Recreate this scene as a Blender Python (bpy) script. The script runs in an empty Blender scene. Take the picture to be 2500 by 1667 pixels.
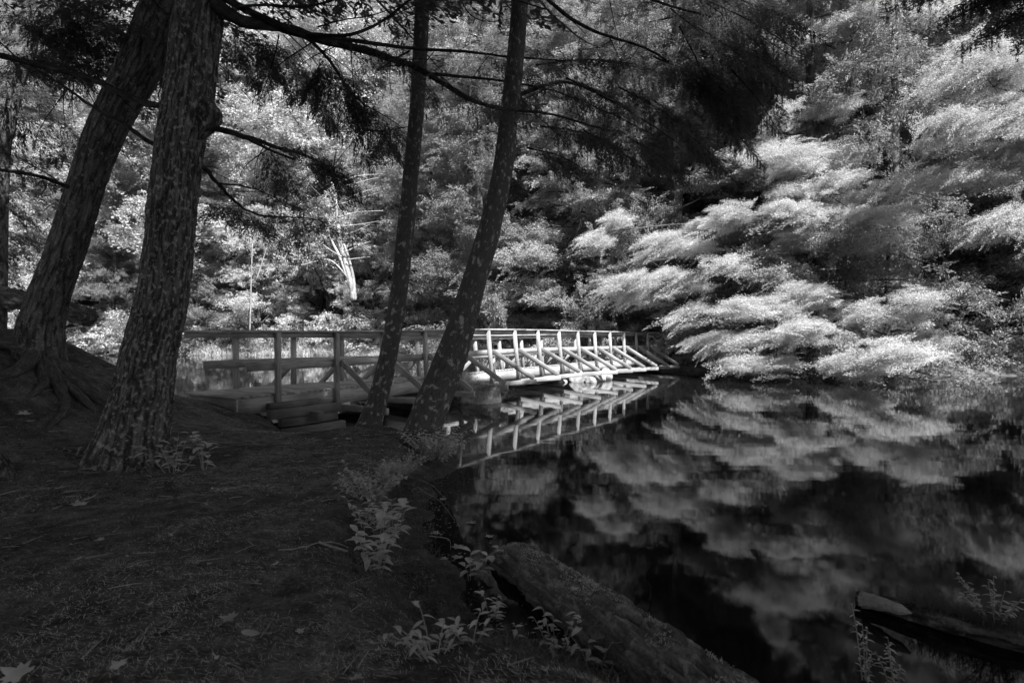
import bpy, math, random
import numpy as np
from mathutils import Vector, Euler

random.seed(7)
RNG = np.random.default_rng(7)
SC = bpy.context.scene
COL = SC.collection

# ------------------------------------------------------------------ camera
H = 1.53
FPX = 1389.0                      # focal length in pixels of a 2500 px wide frame
PITCH = math.atan(16.5 / FPX)
cam_d = bpy.data.cameras.new('camera')
cam = bpy.data.objects.new('camera', cam_d)
COL.objects.link(cam)
cam.location = (0, 0, H)
cam.rotation_euler = (math.radians(90) - PITCH, 0, 0)
cam_d.sensor_width = 36
cam_d.lens = FPX / 2500 * 36
cam_d.clip_start = 0.05
cam_d.clip_end = 900
cam_d.dof.use_dof = True
cam_d.dof.focus_distance = 6.5
cam_d.dof.aperture_fstop = 3.2
SC.camera = cam

# ------------------------------------------------------------------ world and sun
SUN = Vector((0.27, -0.489, 0.75)).normalized()
w = bpy.data.worlds.new('World')
SC.world = w
w.use_nodes = True
nt = w.node_tree
bg = nt.nodes['Background']
sky = nt.nodes.new('ShaderNodeTexSky')
sky.sky_type = 'NISHITA'
sky.sun_disc = False
sky.sun_elevation = math.asin(SUN.z)
sky.sun_rotation = math.atan2(SUN.x, SUN.y)
bw = nt.nodes.new('ShaderNodeRGBToBW')           # black-and-white place: neutral daylight
nt.links.new(sky.outputs[0], bw.inputs[0])
nt.links.new(bw.outputs[0], bg.inputs[0])
bg.inputs[1].default_value = 0.085
sl = bpy.data.lights.new('sun', 'SUN')
sl.energy = 5.0
sl.angle = math.radians(0.53)
so = bpy.data.objects.new('sun', sl)
so.rotation_euler = SUN.to_track_quat('Z', 'Y').to_euler()
so.location = (0, 0, 30)
COL.objects.link(so)
SC.view_settings.view_transform = 'Standard'
SC.view_settings.look = 'None'
SC.view_settings.exposure = 1.3
SC.view_settings.gamma = 1.0

# ------------------------------------------------------------------ helpers
S25 = 2500 / 2352.0
FW = np.array([0, math.cos(PITCH), -math.sin(PITCH)])
UP = np.array([0, math.sin(PITCH), math.cos(PITCH)])


def W5(px, py, D):
    """world point seen at pixel (px,py) of the 2500 px photograph at depth y=D"""
    dx = (px - 1250) / FPX
    dy = (833.5 - py) / FPX
    v = FW + UP * dy
    k = D / v[1]
    return np.array([k * dx, D, H + k * v[2]])


def W(px, py, D):
    return W5(px * S25, py * S25, D)


def WZ5(px, py, z):
    dx = (px - 1250) / FPX
    dy = (833.5 - py) / FPX
    v = FW + UP * dy
    k = (z - H) / v[2]
    return np.array([k * dx, k * v[1], z])


def WZ(px, py, z):
    return WZ5(px * S25, py * S25, z)


def put(o, label=None, cat=None, group=None, kind=None):
    if label: o['label'] = label
    if cat: o['category'] = cat
    if group: o['group'] = group
    if kind: o['kind'] = kind
    return o


def empty(name, loc, label=None, cat=None, group=None, kind=None):
    o = bpy.data.objects.new(name, None)
    o.empty_display_size = 0.2
    o.location = loc
    COL.objects.link(o)
    return put(o, label, cat, group, kind)


class MB:
    """collects tubes, boards and leaves; builds them as one mesh"""
    def __init__(s):
        s.v = []; s.q = []; s.t = []; s.bc = []; s.n = 0; s.extra = []

    def add(s, v, q=None, t=None, bc=None):
        v = np.asarray(v, float)
        if bc is None: bc = v
        s.v.append(v); s.bc.append(np.asarray(bc, float))
        if q is not None and len(q): s.q.append(np.asarray(q, int) + s.n)
        if t is not None and len(t): s.t.append(np.asarray(t, int) + s.n)
        s.n += len(v)

    def build(s, name, mat, parent=None, smooth=False, origin=None):
        me = bpy.data.meshes.new(name)
        v = np.concatenate(s.v); bc = np.concatenate(s.bc)
        if parent is not None:
            v = v - np.array(parent.location)
        elif origin is not None:
            v = v - np.array(origin)
        q = np.concatenate(s.q) if s.q else np.zeros((0, 4), int)
        t = np.concatenate(s.t) if s.t else np.zeros((0, 3), int)
        me.vertices.add(len(v)); me.vertices.foreach_set('co', v.ravel())
        nl = len(q) * 4 + len(t) * 3
        me.loops.add(nl)
        me.loops.foreach_set('vertex_index', np.concatenate([q.ravel(), t.ravel()]).astype(np.int32))
        me.polygons.add(len(q) + len(t))
        ls = np.concatenate([np.arange(len(q)) * 4, len(q) * 4 + np.arange(len(t)) * 3]).astype(np.int32)
        me.polygons.foreach_set('loop_start', ls)
        me.update(calc_edges=True)
        if smooth: me.shade_smooth()
        a = me.attributes.new('bc', 'FLOAT_VECTOR', 'POINT')
        a.data.foreach_set('vector', bc.astype(np.float32).ravel())
        if mat: me.materials.append(mat)
        o = bpy.data.objects.new(name, me)
        COL.objects.link(o)
        if parent is not None: o.parent = parent
        elif origin is not None: o.location = origin
        return o


def vnoise(p, seed=0):
    """smooth value noise, p (n,3) -> (n,) in 0..1"""
    p = np.asarray(p, float)
    i = np.floor(p).astype(np.int64); f = p - i
    f = f * f * (3 - 2 * f)

    def h(a, b, c):
        x = (a * 73856093) ^ (b * 19349663) ^ (c * 83492791) ^ (seed * 2654435761)
        x = (x ^ (x >> 13)) * 1274126177
        x = x & 0x7fffffff
        x = (x ^ (x >> 16)) & 0xffff
        return x / 65535.0
    r = 0
    for a in (0, 1):
        for b in (0, 1):
            for c in (0, 1):
                wgt = (f[:, 0] if a else 1 - f[:, 0]) * (f[:, 1] if b else 1 - f[:, 1]) * (f[:, 2] if c else 1 - f[:, 2])
                r = r + wgt * h(i[:, 0] + a, i[:, 1] + b, i[:, 2] + c)
    return r


def fbm(p, oct=4, seed=0):
    r = 0; a = 1; s = 0
    for k in range(oct):
        r = r + a * vnoise(np.asarray(p) * (2 ** k) + 13.7 * k, seed + k); s += a; a *= 0.5
    return r / s


def spline(pts, n):
    """Catmull-Rom through pts (m,d) -> (n,d)"""
    P = np.asarray(pts, float)
    if len(P) == 2:
        return P[0] + (P[1] - P[0]) * np.linspace(0, 1, n)[:, None]
    P = np.vstack([2 * P[0] - P[1], P, 2 * P[-1] - P[-2]])
    m = len(P) - 3
    u = np.linspace(0, m, n); i = np.minimum(u.astype(int), m - 1); t = (u - i)[:, None]
    a, b, c, d = P[i], P[i + 1], P[i + 2], P[i + 3]
    return 0.5 * (2 * b + (c - a) * t + (2 * a - 5 * b + 4 * c - d) * t ** 2 + (3 * b - a - 3 * c + d) * t ** 3)


def frames(path):
    T = np.gradient(path, axis=0)
    T /= np.linalg.norm(T, axis=1)[:, None] + 1e-9
    ref = np.array([0.31, 0.9, 0.11]) if abs(T[0][2]) > 0.7 else np.array([0, 0, 1.0])
    A = []
    a = np.cross(T[0], ref); a /= np.linalg.norm(a)
    for k in range(len(path)):
        a = a - T[k] * np.dot(a, T[k]); a /= np.linalg.norm(a) + 1e-9
        A.append(a.copy())
    A = np.array(A)
    return T, A, np.cross(T, A)


def tube(mb, path, rad, sides=8, bump=None, cap=True, soff=None, ravg=None):
    path = np.asarray(path, float); rad = np.asarray(rad, float)
    n = len(path)
    T, A, B = frames(path)
    s = np.concatenate([[0], np.cumsum(np.linalg.norm(np.diff(path, axis=0), axis=1))])
    if soff is None: soff = random.random() * 50
    th = np.arange(sides) / sides * 2 * np.pi
    c, sn = np.cos(th), np.sin(th)
    R = np.repeat(rad[:, None], sides, 1)
    r0 = ravg if ravg else max(float(np.median(rad)), 0.004)
    bc = np.stack([np.repeat((c * r0)[None], n, 0) + soff, np.repeat((sn * r0)[None], n, 0), np.repeat((s + soff)[:, None], sides, 1)], 2)
    if bump is not None:
        R = R * (1 + bump(th[None, :] * np.ones((n, 1)), s[:, None] * np.ones((1, sides)), bc))
    v = path[:, None, :] + R[..., None] * (c[None, :, None] * A[:, None, :] + sn[None, :, None] * B[:, None, :])
    i = np.arange(n - 1)[:, None] * sides; j = np.arange(sides)[None, :]; j2 = (j + 1) % sides
    q = np.stack([i + j, i + j2, i + sides + j2, i + sides + j], 2).reshape(-1, 4)
    v = v.reshape(-1, 3); bc = bc.reshape(-1, 3)
    t = None
    if cap:
        v = np.vstack([v, path[0], path[-1]]); bc = np.vstack([bc, [soff, 0, soff], [soff, 0, s[-1] + soff]])
        c0, c1 = n * sides, n * sides + 1
        jj = np.arange(sides); jn = (jj + 1) % sides
        t = np.vstack([np.stack([jn, jj, np.full(sides, c0)], 1), np.stack([(n - 1) * sides + jj, (n - 1) * sides + jn, np.full(sides, c1)], 1)])
    mb.add(v, q, t, bc)


def cards(mb, P, T, B, L, Wd, fold=0.0):
    """leaf-sized diamonds"""
    T = T / (np.linalg.norm(T, axis=1)[:, None] + 1e-9)
    B = B - T * np.sum(B * T, 1)[:, None]
    B = B / (np.linalg.norm(B, axis=1)[:, None] + 1e-9)
    L = np.broadcast_to(L, (len(P),))[:, None]; Wd = np.broadcast_to(Wd, (len(P),))[:, None]
    v = np.stack([P - T * L * .5, P + B * Wd * .5 - T * L * .08, P + T * L * .5, P - B * Wd * .5 - T * L * .08], 1).reshape(-1, 3)
    k = np.arange(len(P)) * 4
    q = np.stack([k, k + 1, k + 2, k + 3], 1)
    mb.add(v, q, None, np.repeat(P, 4, 0))


def bough(p0, p1, width, n, rng, sag=0.1, leafL=.1, leafW=.035, thick=.06, twigs=14, hang=.06, start=.08, fwd=.75, wind=(.25, 0, .06), disp=None):
    """a flat drooping conifer bough as leaf arrays (P,T,B,L,W)"""
    p0 = np.asarray(p0, float); p1 = np.asarray(p1, float)
    ax = p1 - p0; ln = np.linalg.norm(ax)
    side = np.cross(ax, [0, 0, 1.0]); side /= np.linalg.norm(side) + 1e-9
    k = twigs * 2
    sj = start + (1 - start) * (np.arange(k) + rng.uniform(-.3, .3, k)) / k
    sj = np.clip(sj, 0, 1)
    sg = np.where(np.arange(k) % 2 == 0, 1.0, -1.0)
    prof = np.sin(np.clip(sj * 1.05 + .12, 0, 1) * np.pi) ** .6 * (1.05 - .35 * sj)
    lj = width * np.maximum(prof, .18) * rng.uniform(.65, 1.15, k)
    j = rng.choice(k, n, p=lj / lj.sum())
    t = rng.uniform(0, 1, n) ** .8
    axn = ax / ln
    dj = axn[None] * fwd + side[None] * sg[:, None] + rng.normal(0, .12, (k, 3))
    dj /= np.linalg.norm(dj, axis=1)[:, None]
    base = p0 + ax * sj[j][:, None]
    base[:, 2] += sag * ln * 4 * sj[j] * (1 - sj[j])
    tw = dj[j]
    P = base + tw * (lj[j] * t)[:, None]
    P[:, 2] -= hang * lj[j] * t ** 2
    perp = np.cross(tw, [0, 0, 1.0]); perp /= np.linalg.norm(perp, axis=1)[:, None] + 1e-9
    off = rng.normal(0, 1, n) * .17 * lj[j] * (1.15 - t)
    P += perp * off[:, None]
    P[:, 2] += rng.normal(0, thick, n)
    if disp is None: disp = .6 if leafL > .08 else 0
    if disp:
        q_ = P * 1.6
        P = P + (np.stack([fbm(q_, 3, 1), fbm(q_ + 31.7, 3, 2), fbm(q_ + 77.1, 3, 3)], 1) - .5) * np.array([disp, disp, disp * .8])
    T = tw + perp * (np.sign(off) * rng.uniform(.1, .9, n))[:, None]
    T[:, 2] -= hang * 1.2 * t + rng.uniform(0, .5, n) * hang
    T += rng.normal(0, .3, (n, 3)) + np.array(wind)
    B = np.cross(T, [0, 0, 1.0]) + rng.normal(0, .45, (n, 3))
    L = leafL * rng.uniform(.6, 1.3, n); Wd = leafW * rng.uniform(.7, 1.3, n)
    return P, T, B, L, Wd


def wisps(c, ext, nw, ln, rad, dirv, per, rng, leafL=.052, leafW=.014, shell=False):
    """wind-combed leaf tufts: nw tapering streaks filling an ellipsoid at c"""
    dirv = np.asarray(dirv, float)
    g = rng.normal(0, .5, (nw, 3))
    C = np.asarray(c) + g * np.asarray(ext)
    d = dirv + rng.normal(0, .27, (nw, 3)); d /= np.linalg.norm(d, axis=1)[:, None]
    C[:, 2] -= .18 * np.linalg.norm(g * np.asarray(ext), axis=1)
    Lw = ln * rng.uniform(.45, 1.35, nw); Rw = rad * rng.uniform(.6, 1.4, nw)
    n = nw * per; j = np.repeat(np.arange(nw), per)
    u = rng.beta(1.3, 1.7, n)
    tap = np.sin(np.pi * np.clip(u * .9 + .1, 0, 1)) ** .7 * (1.1 - .7 * u)
    P = C[j] + d[j] * (Lw[j] * (u - .4))[:, None] + rng.normal(0, 1, (n, 3)) * (Rw[j] * tap)[:, None] * np.array([1, 1.2, .8])
    P[:, 2] -= .25 * Lw[j] * (u - .3) ** 2
    T = d[j] + rng.normal(0, .33, (n, 3))
    B = np.cross(T, [0, 0, 1.0]) * .35 + rng.normal(0, .7, (n, 3))
    return P, T, B, leafL * rng.uniform(.6, 1.3, n), leafW * rng.uniform(.6, 1.3, n)


def clump(c, r, n, rng, leafL=.13, leafW=.08, flat=.4):
    d = rng.normal(0, 1, (n, 3)); d /= np.linalg.norm(d, axis=1)[:, None]
    rad = np.abs(rng.normal(0, .62, n))
    P = d * rad[:, None] * r * np.array([1, 1, flat])
    P[:, 2] -= .25 * (P[:, 0] ** 2 + P[:, 1] ** 2) / r
    P = np.asarray(c) + P
    q_ = P * 1.5
    P = P + (np.stack([fbm(q_, 3, 1), fbm(q_ + 31.7, 3, 2), fbm(q_ + 77.1, 3, 3)], 1) - .5) * np.array([1.1, 1.1, .8])
    T = d * .5 + rng.normal(0, .5, (n, 3)) + np.array([.4, 0, .08])
    B = np.cross(T, [0, 0, 1.0]) + rng.normal(0, .5, (n, 3))
    return P, T, B, leafL * rng.uniform(.6, 1.25, n), leafW * rng.uniform(.6, 1.25, n)


# ------------------------------------------------------------------ materials
def mat(name):
    m = bpy.data.materials.new(name); m.use_nodes = True
    nt = m.node_tree
    return m, nt, nt.nodes, nt.links, nt.nodes['Principled BSDF']


def N(nodes, typ, **kw):
    n = nodes.new(typ)
    for k, v in kw.items():
        if k.startswith('i_'): n.inputs[k[2:].replace('_', ' ')].default_value = v
        else: setattr(n, k, v)
    return n


def ramp(nodes, stops):
    r = nodes.new('ShaderNodeValToRGB')
    e = r.color_ramp.elements
    while len(e) < len(stops): e.new(0.5)
    for k, (p, c) in enumerate(stops):
        e[k].position = p; e[k].color = (c, c, c, 1)
    return r


def bcvec(nodes, links, scale):
    a = N(nodes, 'ShaderNodeAttribute', attribute_name='bc')
    mp = nodes.new('ShaderNodeMapping'); mp.inputs['Scale'].default_value = scale
    links.new(a.outputs['Vector'], mp.inputs['Vector'])
    return mp


def noise(nodes, links, vec, scale, detail=4, rough=.55, dist=0):
    n = nodes.new('ShaderNodeTexNoise')
    n.inputs['Scale'].default_value = scale; n.inputs['Detail'].default_value = detail
    n.inputs['Roughness'].default_value = rough; n.inputs['Distortion'].default_value = dist
    if vec: links.new(vec.outputs[0], n.inputs['Vector'])
    return n


def mixc(nodes, links, fac, a, b, typ='MIX'):
    m = N(nodes, 'ShaderNodeMix', data_type='RGBA', blend_type=typ)
    if hasattr(fac, 'links') or hasattr(fac, 'is_linked'): links.new(fac, m.inputs[0])
    else: m.inputs[0].default_value = fac
    for s, i in ((a, 6), (b, 7)):
        if isinstance(s, (int, float)): m.inputs[i].default_value = (s, s, s, 1)
        else: links.new(s, m.inputs[i])
    return m.outputs[2]


def bump(nodes, links, h, strength, dist, normal=None):
    b = nodes.new('ShaderNodeBump')
    b.inputs['Strength'].default_value = strength; b.inputs['Distance'].default_value = dist
    links.new(h, b.inputs['Height'])
    if normal: links.new(normal, b.inputs['Normal'])
    return b.outputs[0]


def bark_mat(name, lo, hi, fsc, lichen, lsc, lth, furrow=1.0, spots=False):
    m, nt, nd, lk, bs = mat(name)
    v1 = bcvec(nd, lk, (1, 1, .22))
    v2 = bcvec(nd, lk, (1, 1, 1))
    n0 = noise(nd, lk, v1, fsc, 6, .6, .6)
    r0 = ramp(nd, [(.30, lo * .6), (.47, lo), (.68, hi)])
    lk.new(n0.outputs[0], r0.inputs[0])
    n1 = noise(nd, lk, v2, fsc * 2.2, 5, .65)
    wq = nd.new('ShaderNodeVectorMath'); wq.operation = 'MULTIPLY_ADD'
    lk.new(n1.outputs['Color'], wq.inputs[0]); wq.inputs[1].default_value = (.035, .035, .03); lk.new(v1.outputs[0], wq.inputs[2])
    vc = nd.new('ShaderNodeTexVoronoi'); vc.feature = 'DISTANCE_TO_EDGE'; vc.inputs['Scale'].default_value = fsc * .8
    lk.new(wq.outputs[0], vc.inputs['Vector'])
    vd = nd.new('ShaderNodeTexVoronoi'); vd.feature = 'DISTANCE_TO_EDGE'; vd.inputs['Scale'].default_value = fsc * .37
    lk.new(wq.outputs[0], vd.inputs['Vector'])
    big = noise(nd, lk, v2, 2.3, 2, .5)
    mxd = N(nd, 'ShaderNodeMix', data_type='FLOAT'); lk.new(big.outputs[0], mxd.inputs[0]); lk.new(vc.outputs['Distance'], mxd.inputs[2]); lk.new(vd.outputs['Distance'], mxd.inputs[3])
    ck = ramp(nd, [(.02, .32 if furrow > .4 else .78), (.14, 1)]); lk.new(mxd.outputs[0], ck.inputs[0])
    r1 = ramp(nd, [(.35, .6), (.65, 1.15)]); lk.new(n1.outputs[0], r1.inputs[0])
    col = mixc(nd, lk, 1.0, r0.outputs[0], r1.outputs[0], 'MULTIPLY')
    col = mixc(nd, lk, 1.0, col, ck.outputs[0], 'MULTIPLY')
    # lichen patches
    n2 = noise(nd, lk, v2, lsc, 2, .5)
    n3 = noise(nd, lk, v2, lsc * 9, 5, .7)
    if spots:
        vo = nd.new('ShaderNodeTexVoronoi'); vo.inputs['Scale'].default_value = lsc * 1.3
        wv = nd.new('ShaderNodeVectorMath'); wv.operation = 'MULTIPLY_ADD'
        lk.new(n3.outputs['Color'], wv.inputs[0]); wv.inputs[1].default_value = (.05, .05, .05); lk.new(v2.outputs[0], wv.inputs[2])
        lk.new(wv.outputs[0], vo.inputs['Vector'])
        inv = N(nd, 'ShaderNodeMath', operation='SUBTRACT'); inv.inputs[0].default_value = .82
        lk.new(vo.outputs['Distance'], inv.inputs[1])
        mul = N(nd, 'ShaderNodeMath', operation='MULTIPLY'); lk.new(inv.outputs[0], mul.inputs[0])
        ml2 = ramp(nd, [(.42, 0.2), (.62, 1)]); lk.new(n2.outputs[0], ml2.inputs[0]); lk.new(ml2.outputs[0], mul.inputs[1])
        add = N(nd, 'ShaderNodeMath', operation='MULTIPLY_ADD'); lk.new(n3.outputs[0], add.inputs[0]); add.inputs[1].default_value = .5
        lk.new(mul.outputs[0], add.inputs[2])
        msk = ramp(nd, [(lth, 0), (lth + .06, 1)]); lk.new(add.outputs[0], msk.inputs[0])
    else:
        add = N(nd, 'ShaderNodeMath', operation='MULTIPLY_ADD'); lk.new(n3.outputs[0], add.inputs[0]); add.inputs[1].default_value = .55
        lk.new(n2.outputs[0], add.inputs[2])
        msk = ramp(nd, [(lth, 0), (lth + .07, 1)]); lk.new(add.outputs[0], msk.inputs[0])
    n4 = noise(nd, lk, v2, lsc * 25, 3, .7)
    lc = ramp(nd, [(.3, lichen * .5), (.7, lichen)]); lk.new(n4.outputs[0], lc.inputs[0])
    out = mixc(nd, lk, msk.outputs[0], col, lc.outputs[0])
    lk.new(out, bs.inputs['Base Color'])
    bs.inputs['Roughness'].default_value = .9
    bs.inputs['Specular IOR Level'].default_value = .15
    b0 = bump(nd, lk, ck.outputs[0], .9 * furrow, .02)
    b1 = bump(nd, lk, n0.outputs[0], .6 * furrow, .03, b0)
    b2 = bump(nd, lk, n1.outputs[0], .5, .01, b1)
    b3 = bump(nd, lk, n4.outputs[0], .3, .006, b2)
    lk.new(b3, bs.inputs['Normal'])
    return m


M = {}
M['bark_big'] = bark_mat('rough_bark', .13, .24, 30, .44, 24, .84)
M['bark_old'] = bark_mat('rough_bark_dark', .13, .22, 28, .34, 20, .89)
M['bark_smooth'] = bark_mat('smooth_bark_lichen', .10, .14, 60, .46, 12, .87, .25)
M['bark_root'] = bark_mat('root_bark', .09, .17, 55, .24, 26, .95, .35)
M['bark_far'] = bark_mat('far_bark', .09, .16, 6, .25, 3, .9, .5)
M['bark_pale'] = bark_mat('pale_bark', .35, .6, 8, .6, 3, .85, .3)
M['bark_limb'] = bark_mat('limb_bark', .04, .08, 30, .2, 14, .97, .5)


def leaf_mat(name, c, trans=.35, var=.35, rough=.55, vs=1.2):
    m, nt, nd, lk, bs = mat(name)
    oi = nd.new('ShaderNodeObjectInfo')
    v = bcvec(nd, lk, (1, 1, 1))
    n = noise(nd, lk, v, vs, 3, .6)
    n2 = noise(nd, lk, v, 14, 1, .5)
    r = ramp(nd, [(.3, c * (1 - var)), (.7, min(c * (1 + var * .6), .9))]); lk.new(n.outputs[0], r.inputs[0])
    r2 = ramp(nd, [(.3, .7), (.7, 1.0)]); lk.new(n2.outputs[0], r2.inputs[0])
    col = mixc(nd, lk, 1.0, r.outputs[0], r2.outputs[0], 'MULTIPLY')
    r3 = ramp(nd, [(0, .75), (1, 1.0)]); lk.new(oi.outputs['Random'], r3.inputs[0])
    col = mixc(nd, lk, 1.0, col, r3.outputs[0], 'MULTIPLY')
    lk.new(col, bs.inputs['Base Color'])
    bs.inputs['Roughness'].default_value = rough
    bs.inputs['Specular IOR Level'].default_value = .06
    tr = nd.new('ShaderNodeBsdfTranslucent'); lk.new(col, tr.inputs[0])
    mx = nd.new('ShaderNodeMixShader'); mx.inputs[0].default_value = trans
    lk.new(bs.outputs[0], mx.inputs[1]); lk.new(tr.outputs[0], mx.inputs[2])
    out = nd['Material Output']; lk.new(mx.outputs[0], out.inputs[0])
    return m


# near-infrared photograph: living leaves are pale
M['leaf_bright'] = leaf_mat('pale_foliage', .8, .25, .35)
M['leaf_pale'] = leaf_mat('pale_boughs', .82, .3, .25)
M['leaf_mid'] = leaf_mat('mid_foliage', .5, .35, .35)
M['leaf_dark'] = leaf_mat('hemlock_needles', .36, .3, .4)  # darker leaf colour, used to make the forest depths look shaded
M['leaf_near_shade'] = leaf_mat('shade_toned_needles', .19, .45, .4)  # shade on the near boughs is put into this low leaf colour
M['leaf_plant'] = leaf_mat('seedling_leaf', .85, .3, .2, vs=9)
M['leaf_fallen'] = leaf_mat('fallen_leaf', .6, .15, .25, vs=12)
M['grass'] = leaf_mat('grass_blades', .2, .3, .4, vs=4)
M['reed'] = leaf_mat('reed_blades', .85, .35, .2, vs=2)


def wood_mat(name, c, dark):
    m, nt, nd, lk, bs = mat(name)
    v = bcvec(nd, lk, (1.2, 26, 26))
    n = noise(nd, lk, v, 2.2, 6, .6, .5)
    v2 = bcvec(nd, lk, (1, 1, 1))
    n2 = noise(nd, lk, v2, 1.6, 3, .5)
    r = ramp(nd, [(.32, c * dark), (.5, c * .85), (.7, c)]); lk.new(n.outputs[0], r.inputs[0])
    r2 = ramp(nd, [(.3, .5), (.65, 1)]); lk.new(n2.outputs[0], r2.inputs[0])
    col = mixc(nd, lk, 1.0, r.outputs[0], r2.outputs[0], 'MULTIPLY')
    v3 = bcvec(nd, lk, (3, 9, 9))
    vo = nd.new('ShaderNodeTexVoronoi'); vo.inputs['Scale'].default_value = 1.1; lk.new(v3.outputs[0], vo.inputs['Vector'])
    kn = ramp(nd, [(.05, .3), (.12, 1)]); lk.new(vo.outputs['Distance'], kn.inputs[0])
    col = mixc(nd, lk, 1.0, col, kn.outputs[0], 'MULTIPLY')
    lk.new(col, bs.inputs['Base Color'])
    bs.inputs['Roughness'].default_value = .8
    bs.inputs['Specular IOR Level'].default_value = .2
    lk.new(bump(nd, lk, n.outputs[0], .5, .006), bs.inputs['Normal'])
    return m


M['wood'] = wood_mat('weathered_timber', .50, .45)
M['wood_dark'] = wood_mat('damp_timber', .22, .5)


def ground_mat():
    m, nt, nd, lk, bs = mat('forest_floor')
    g = nd.new('ShaderNodeNewGeometry')
    n = nd.new('ShaderNodeTexNoise'); n.inputs['Scale'].default_value = 1.3; n.inputs['Detail'].default_value = 8; n.inputs['Roughness'].default_value = .65
    lk.new(g.outputs['Position'], n.inputs['Vector'])
    n2 = nd.new('ShaderNodeTexNoise'); n2.inputs['Scale'].default_value = 60; n2.inputs['Detail'].default_value = 6; n2.inputs['Roughness'].default_value = .75
    lk.new(g.outputs['Position'], n2.inputs['Vector'])
    r = ramp(nd, [(.32, .09), (.68, .36)]); lk.new(n.outputs[0], r.inputs[0])
    r2 = ramp(nd, [(.32, .25), (.7, 1.0)]); lk.new(n2.outputs[0], r2.inputs[0])
    col = mixc(nd, lk, 1.0, r.outputs[0], r2.outputs[0], 'MULTIPLY')
    n3 = nd.new('ShaderNodeTexNoise'); n3.inputs['Scale'].default_value = 9; n3.inputs['Detail'].default_value = 5; n3.inputs['Roughness'].default_value = .7
    lk.new(g.outputs['Position'], n3.inputs['Vector'])
    r3 = ramp(nd, [(.36, .4), (.62, 1.0)]); lk.new(n3.outputs[0], r3.inputs[0])
    col = mixc(nd, lk, 1.0, col, r3.outputs[0], 'MULTIPLY')
    lk.new(col, bs.inputs['Base Color'])
    bs.inputs['Roughness'].default_value = .95
    bs.inputs['Specular IOR Level'].default_value = .1
    lk.new(bump(nd, lk, n2.outputs[0], .8, .03), bs.inputs['Normal'])
    return m


M['ground'] = ground_mat()


def water_mat():
    m, nt, nd, lk, bs = mat('pond_water')
    g = nd.new('ShaderNodeNewGeometry')
    mp = nd.new('ShaderNodeMapping'); mp.inputs['Scale'].default_value = (.5, 1.6, 1)
    lk.new(g.outputs['Position'], mp.inputs['Vector'])
    n = noise(nd, lk, mp, .9, 2, .5)
    bs.inputs['Base Color'].default_value = (.006, .006, .006, 1)
    bs.inputs['Roughness'].default_value = .04
    bs.inputs['IOR'].default_value = 1.30
    lk.new(bump(nd, lk, n.outputs[0], .05, .05), bs.inputs['Normal'])
    return m


M['water'] = water_mat()


def plain(name, c, rough=.8, sc=20, var=.4, bd=.01):
    m, nt, nd, lk, bs = mat(name)
    v = bcvec(nd, lk, (1, 1, 1))
    n = noise(nd, lk, v, sc, 6, .65)
    r = ramp(nd, [(.3, c * (1 - var)), (.7, c * (1 + var))]); lk.new(n.outputs[0], r.inputs[0])
    lk.new(r.outputs[0], bs.inputs['Base Color'])
    bs.inputs['Roughness'].default_value = rough
    bs.inputs['Specular IOR Level'].default_value = .2
    lk.new(bump(nd, lk, n.outputs[0], .7, bd), bs.inputs['Normal'])
    return m


M['rock'] = plain('pier_rock', .34, .8, 7, .55, .04)
M['stone'] = plain('ground_stone', .10, .9, 12)
M['needle'] = plain('fallen_needles', .8, .9, 3, .6)
M['moss'] = plain('moss', .5, .95, 50, .5)
M['log'] = bark_mat('log_bark', .16, .34, 26, .42, 12, .88, .35)
M['twig'] = plain('bare_twig', .30, .8, 20)
M['log_end'] = wood_mat('split_wood', .5, .5)

# ------------------------------------------------------------------ terrain
NEAR = np.array([(-60, 18), (-20, 15), (-12, 13.2), (-8.6, 12.6), (-6.8, 12.3), (-5.7, 11.5), (-4.7, 10.8), (-3.7, 9.9), (-3.05, 9.2),
                 (-2.5, 9.0), (-1.9, 8.7), (-1.35, 8.2), (-.95, 7.6), (-.70, 7.0), (-.72, 6.4), (-.80, 5.8), (-.78, 5.0), (-.62, 4.2),
                 (-.46, 3.5), (-.32, 3.1), (-.15, 2.85), (.2, 2.8), (.65, 2.45), (1.1, 1.95), (1.6, 1.5), (2.2, .9), (4, .4), (7, 2.5), (9, 6.5), (13, 7), (60, -5), (60, -80), (-80, -80)])
_far = [(-2500, 34), (-900, 36), (-300, 38), (100, 40), (400, 43), (800, 43), (900, 38), (1000, 31), (1150, 29), (1400, 26.5), (1560, 24.3), (1750, 22.6), (1900, 21.8), (2352, 20.8), (2800, 19), (3600, 16), (6500, 9)]
FAR = np.array([((p * S25 - 1250) / FPX * d, d) for p, d in _far] + [(400, -10), (500, 500), (-500, 500), (-500, 40)])


def sdist(poly, x, y):
    """signed distance, + inside"""
    inside = np.zeros(x.shape, bool); best = np.full(x.shape, 1e9)
    n = len(poly)
    for k in range(n):
        x0, y0 = poly[k]; x1, y1 = poly[(k + 1) % n]
        dx, dy = x1 - x0, y1 - y0
        t = np.clip(((x - x0) * dx + (y - y0) * dy) / (dx * dx + dy * dy), 0, 1)
        best = np.minimum(best, (x - x0 - t * dx) ** 2 + (y - y0 - t * dy) ** 2)
        c = ((y0 > y) != (y1 > y)) & (x < (x1 - x0) * (y - y0) / (y1 - y0 + 1e-12) + x0)
        inside ^= c
    return np.where(inside, 1, -1) * np.sqrt(best)


def sm(t):
    t = np.clip(t, 0, 1); return t * t * (3 - 2 * t)


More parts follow.
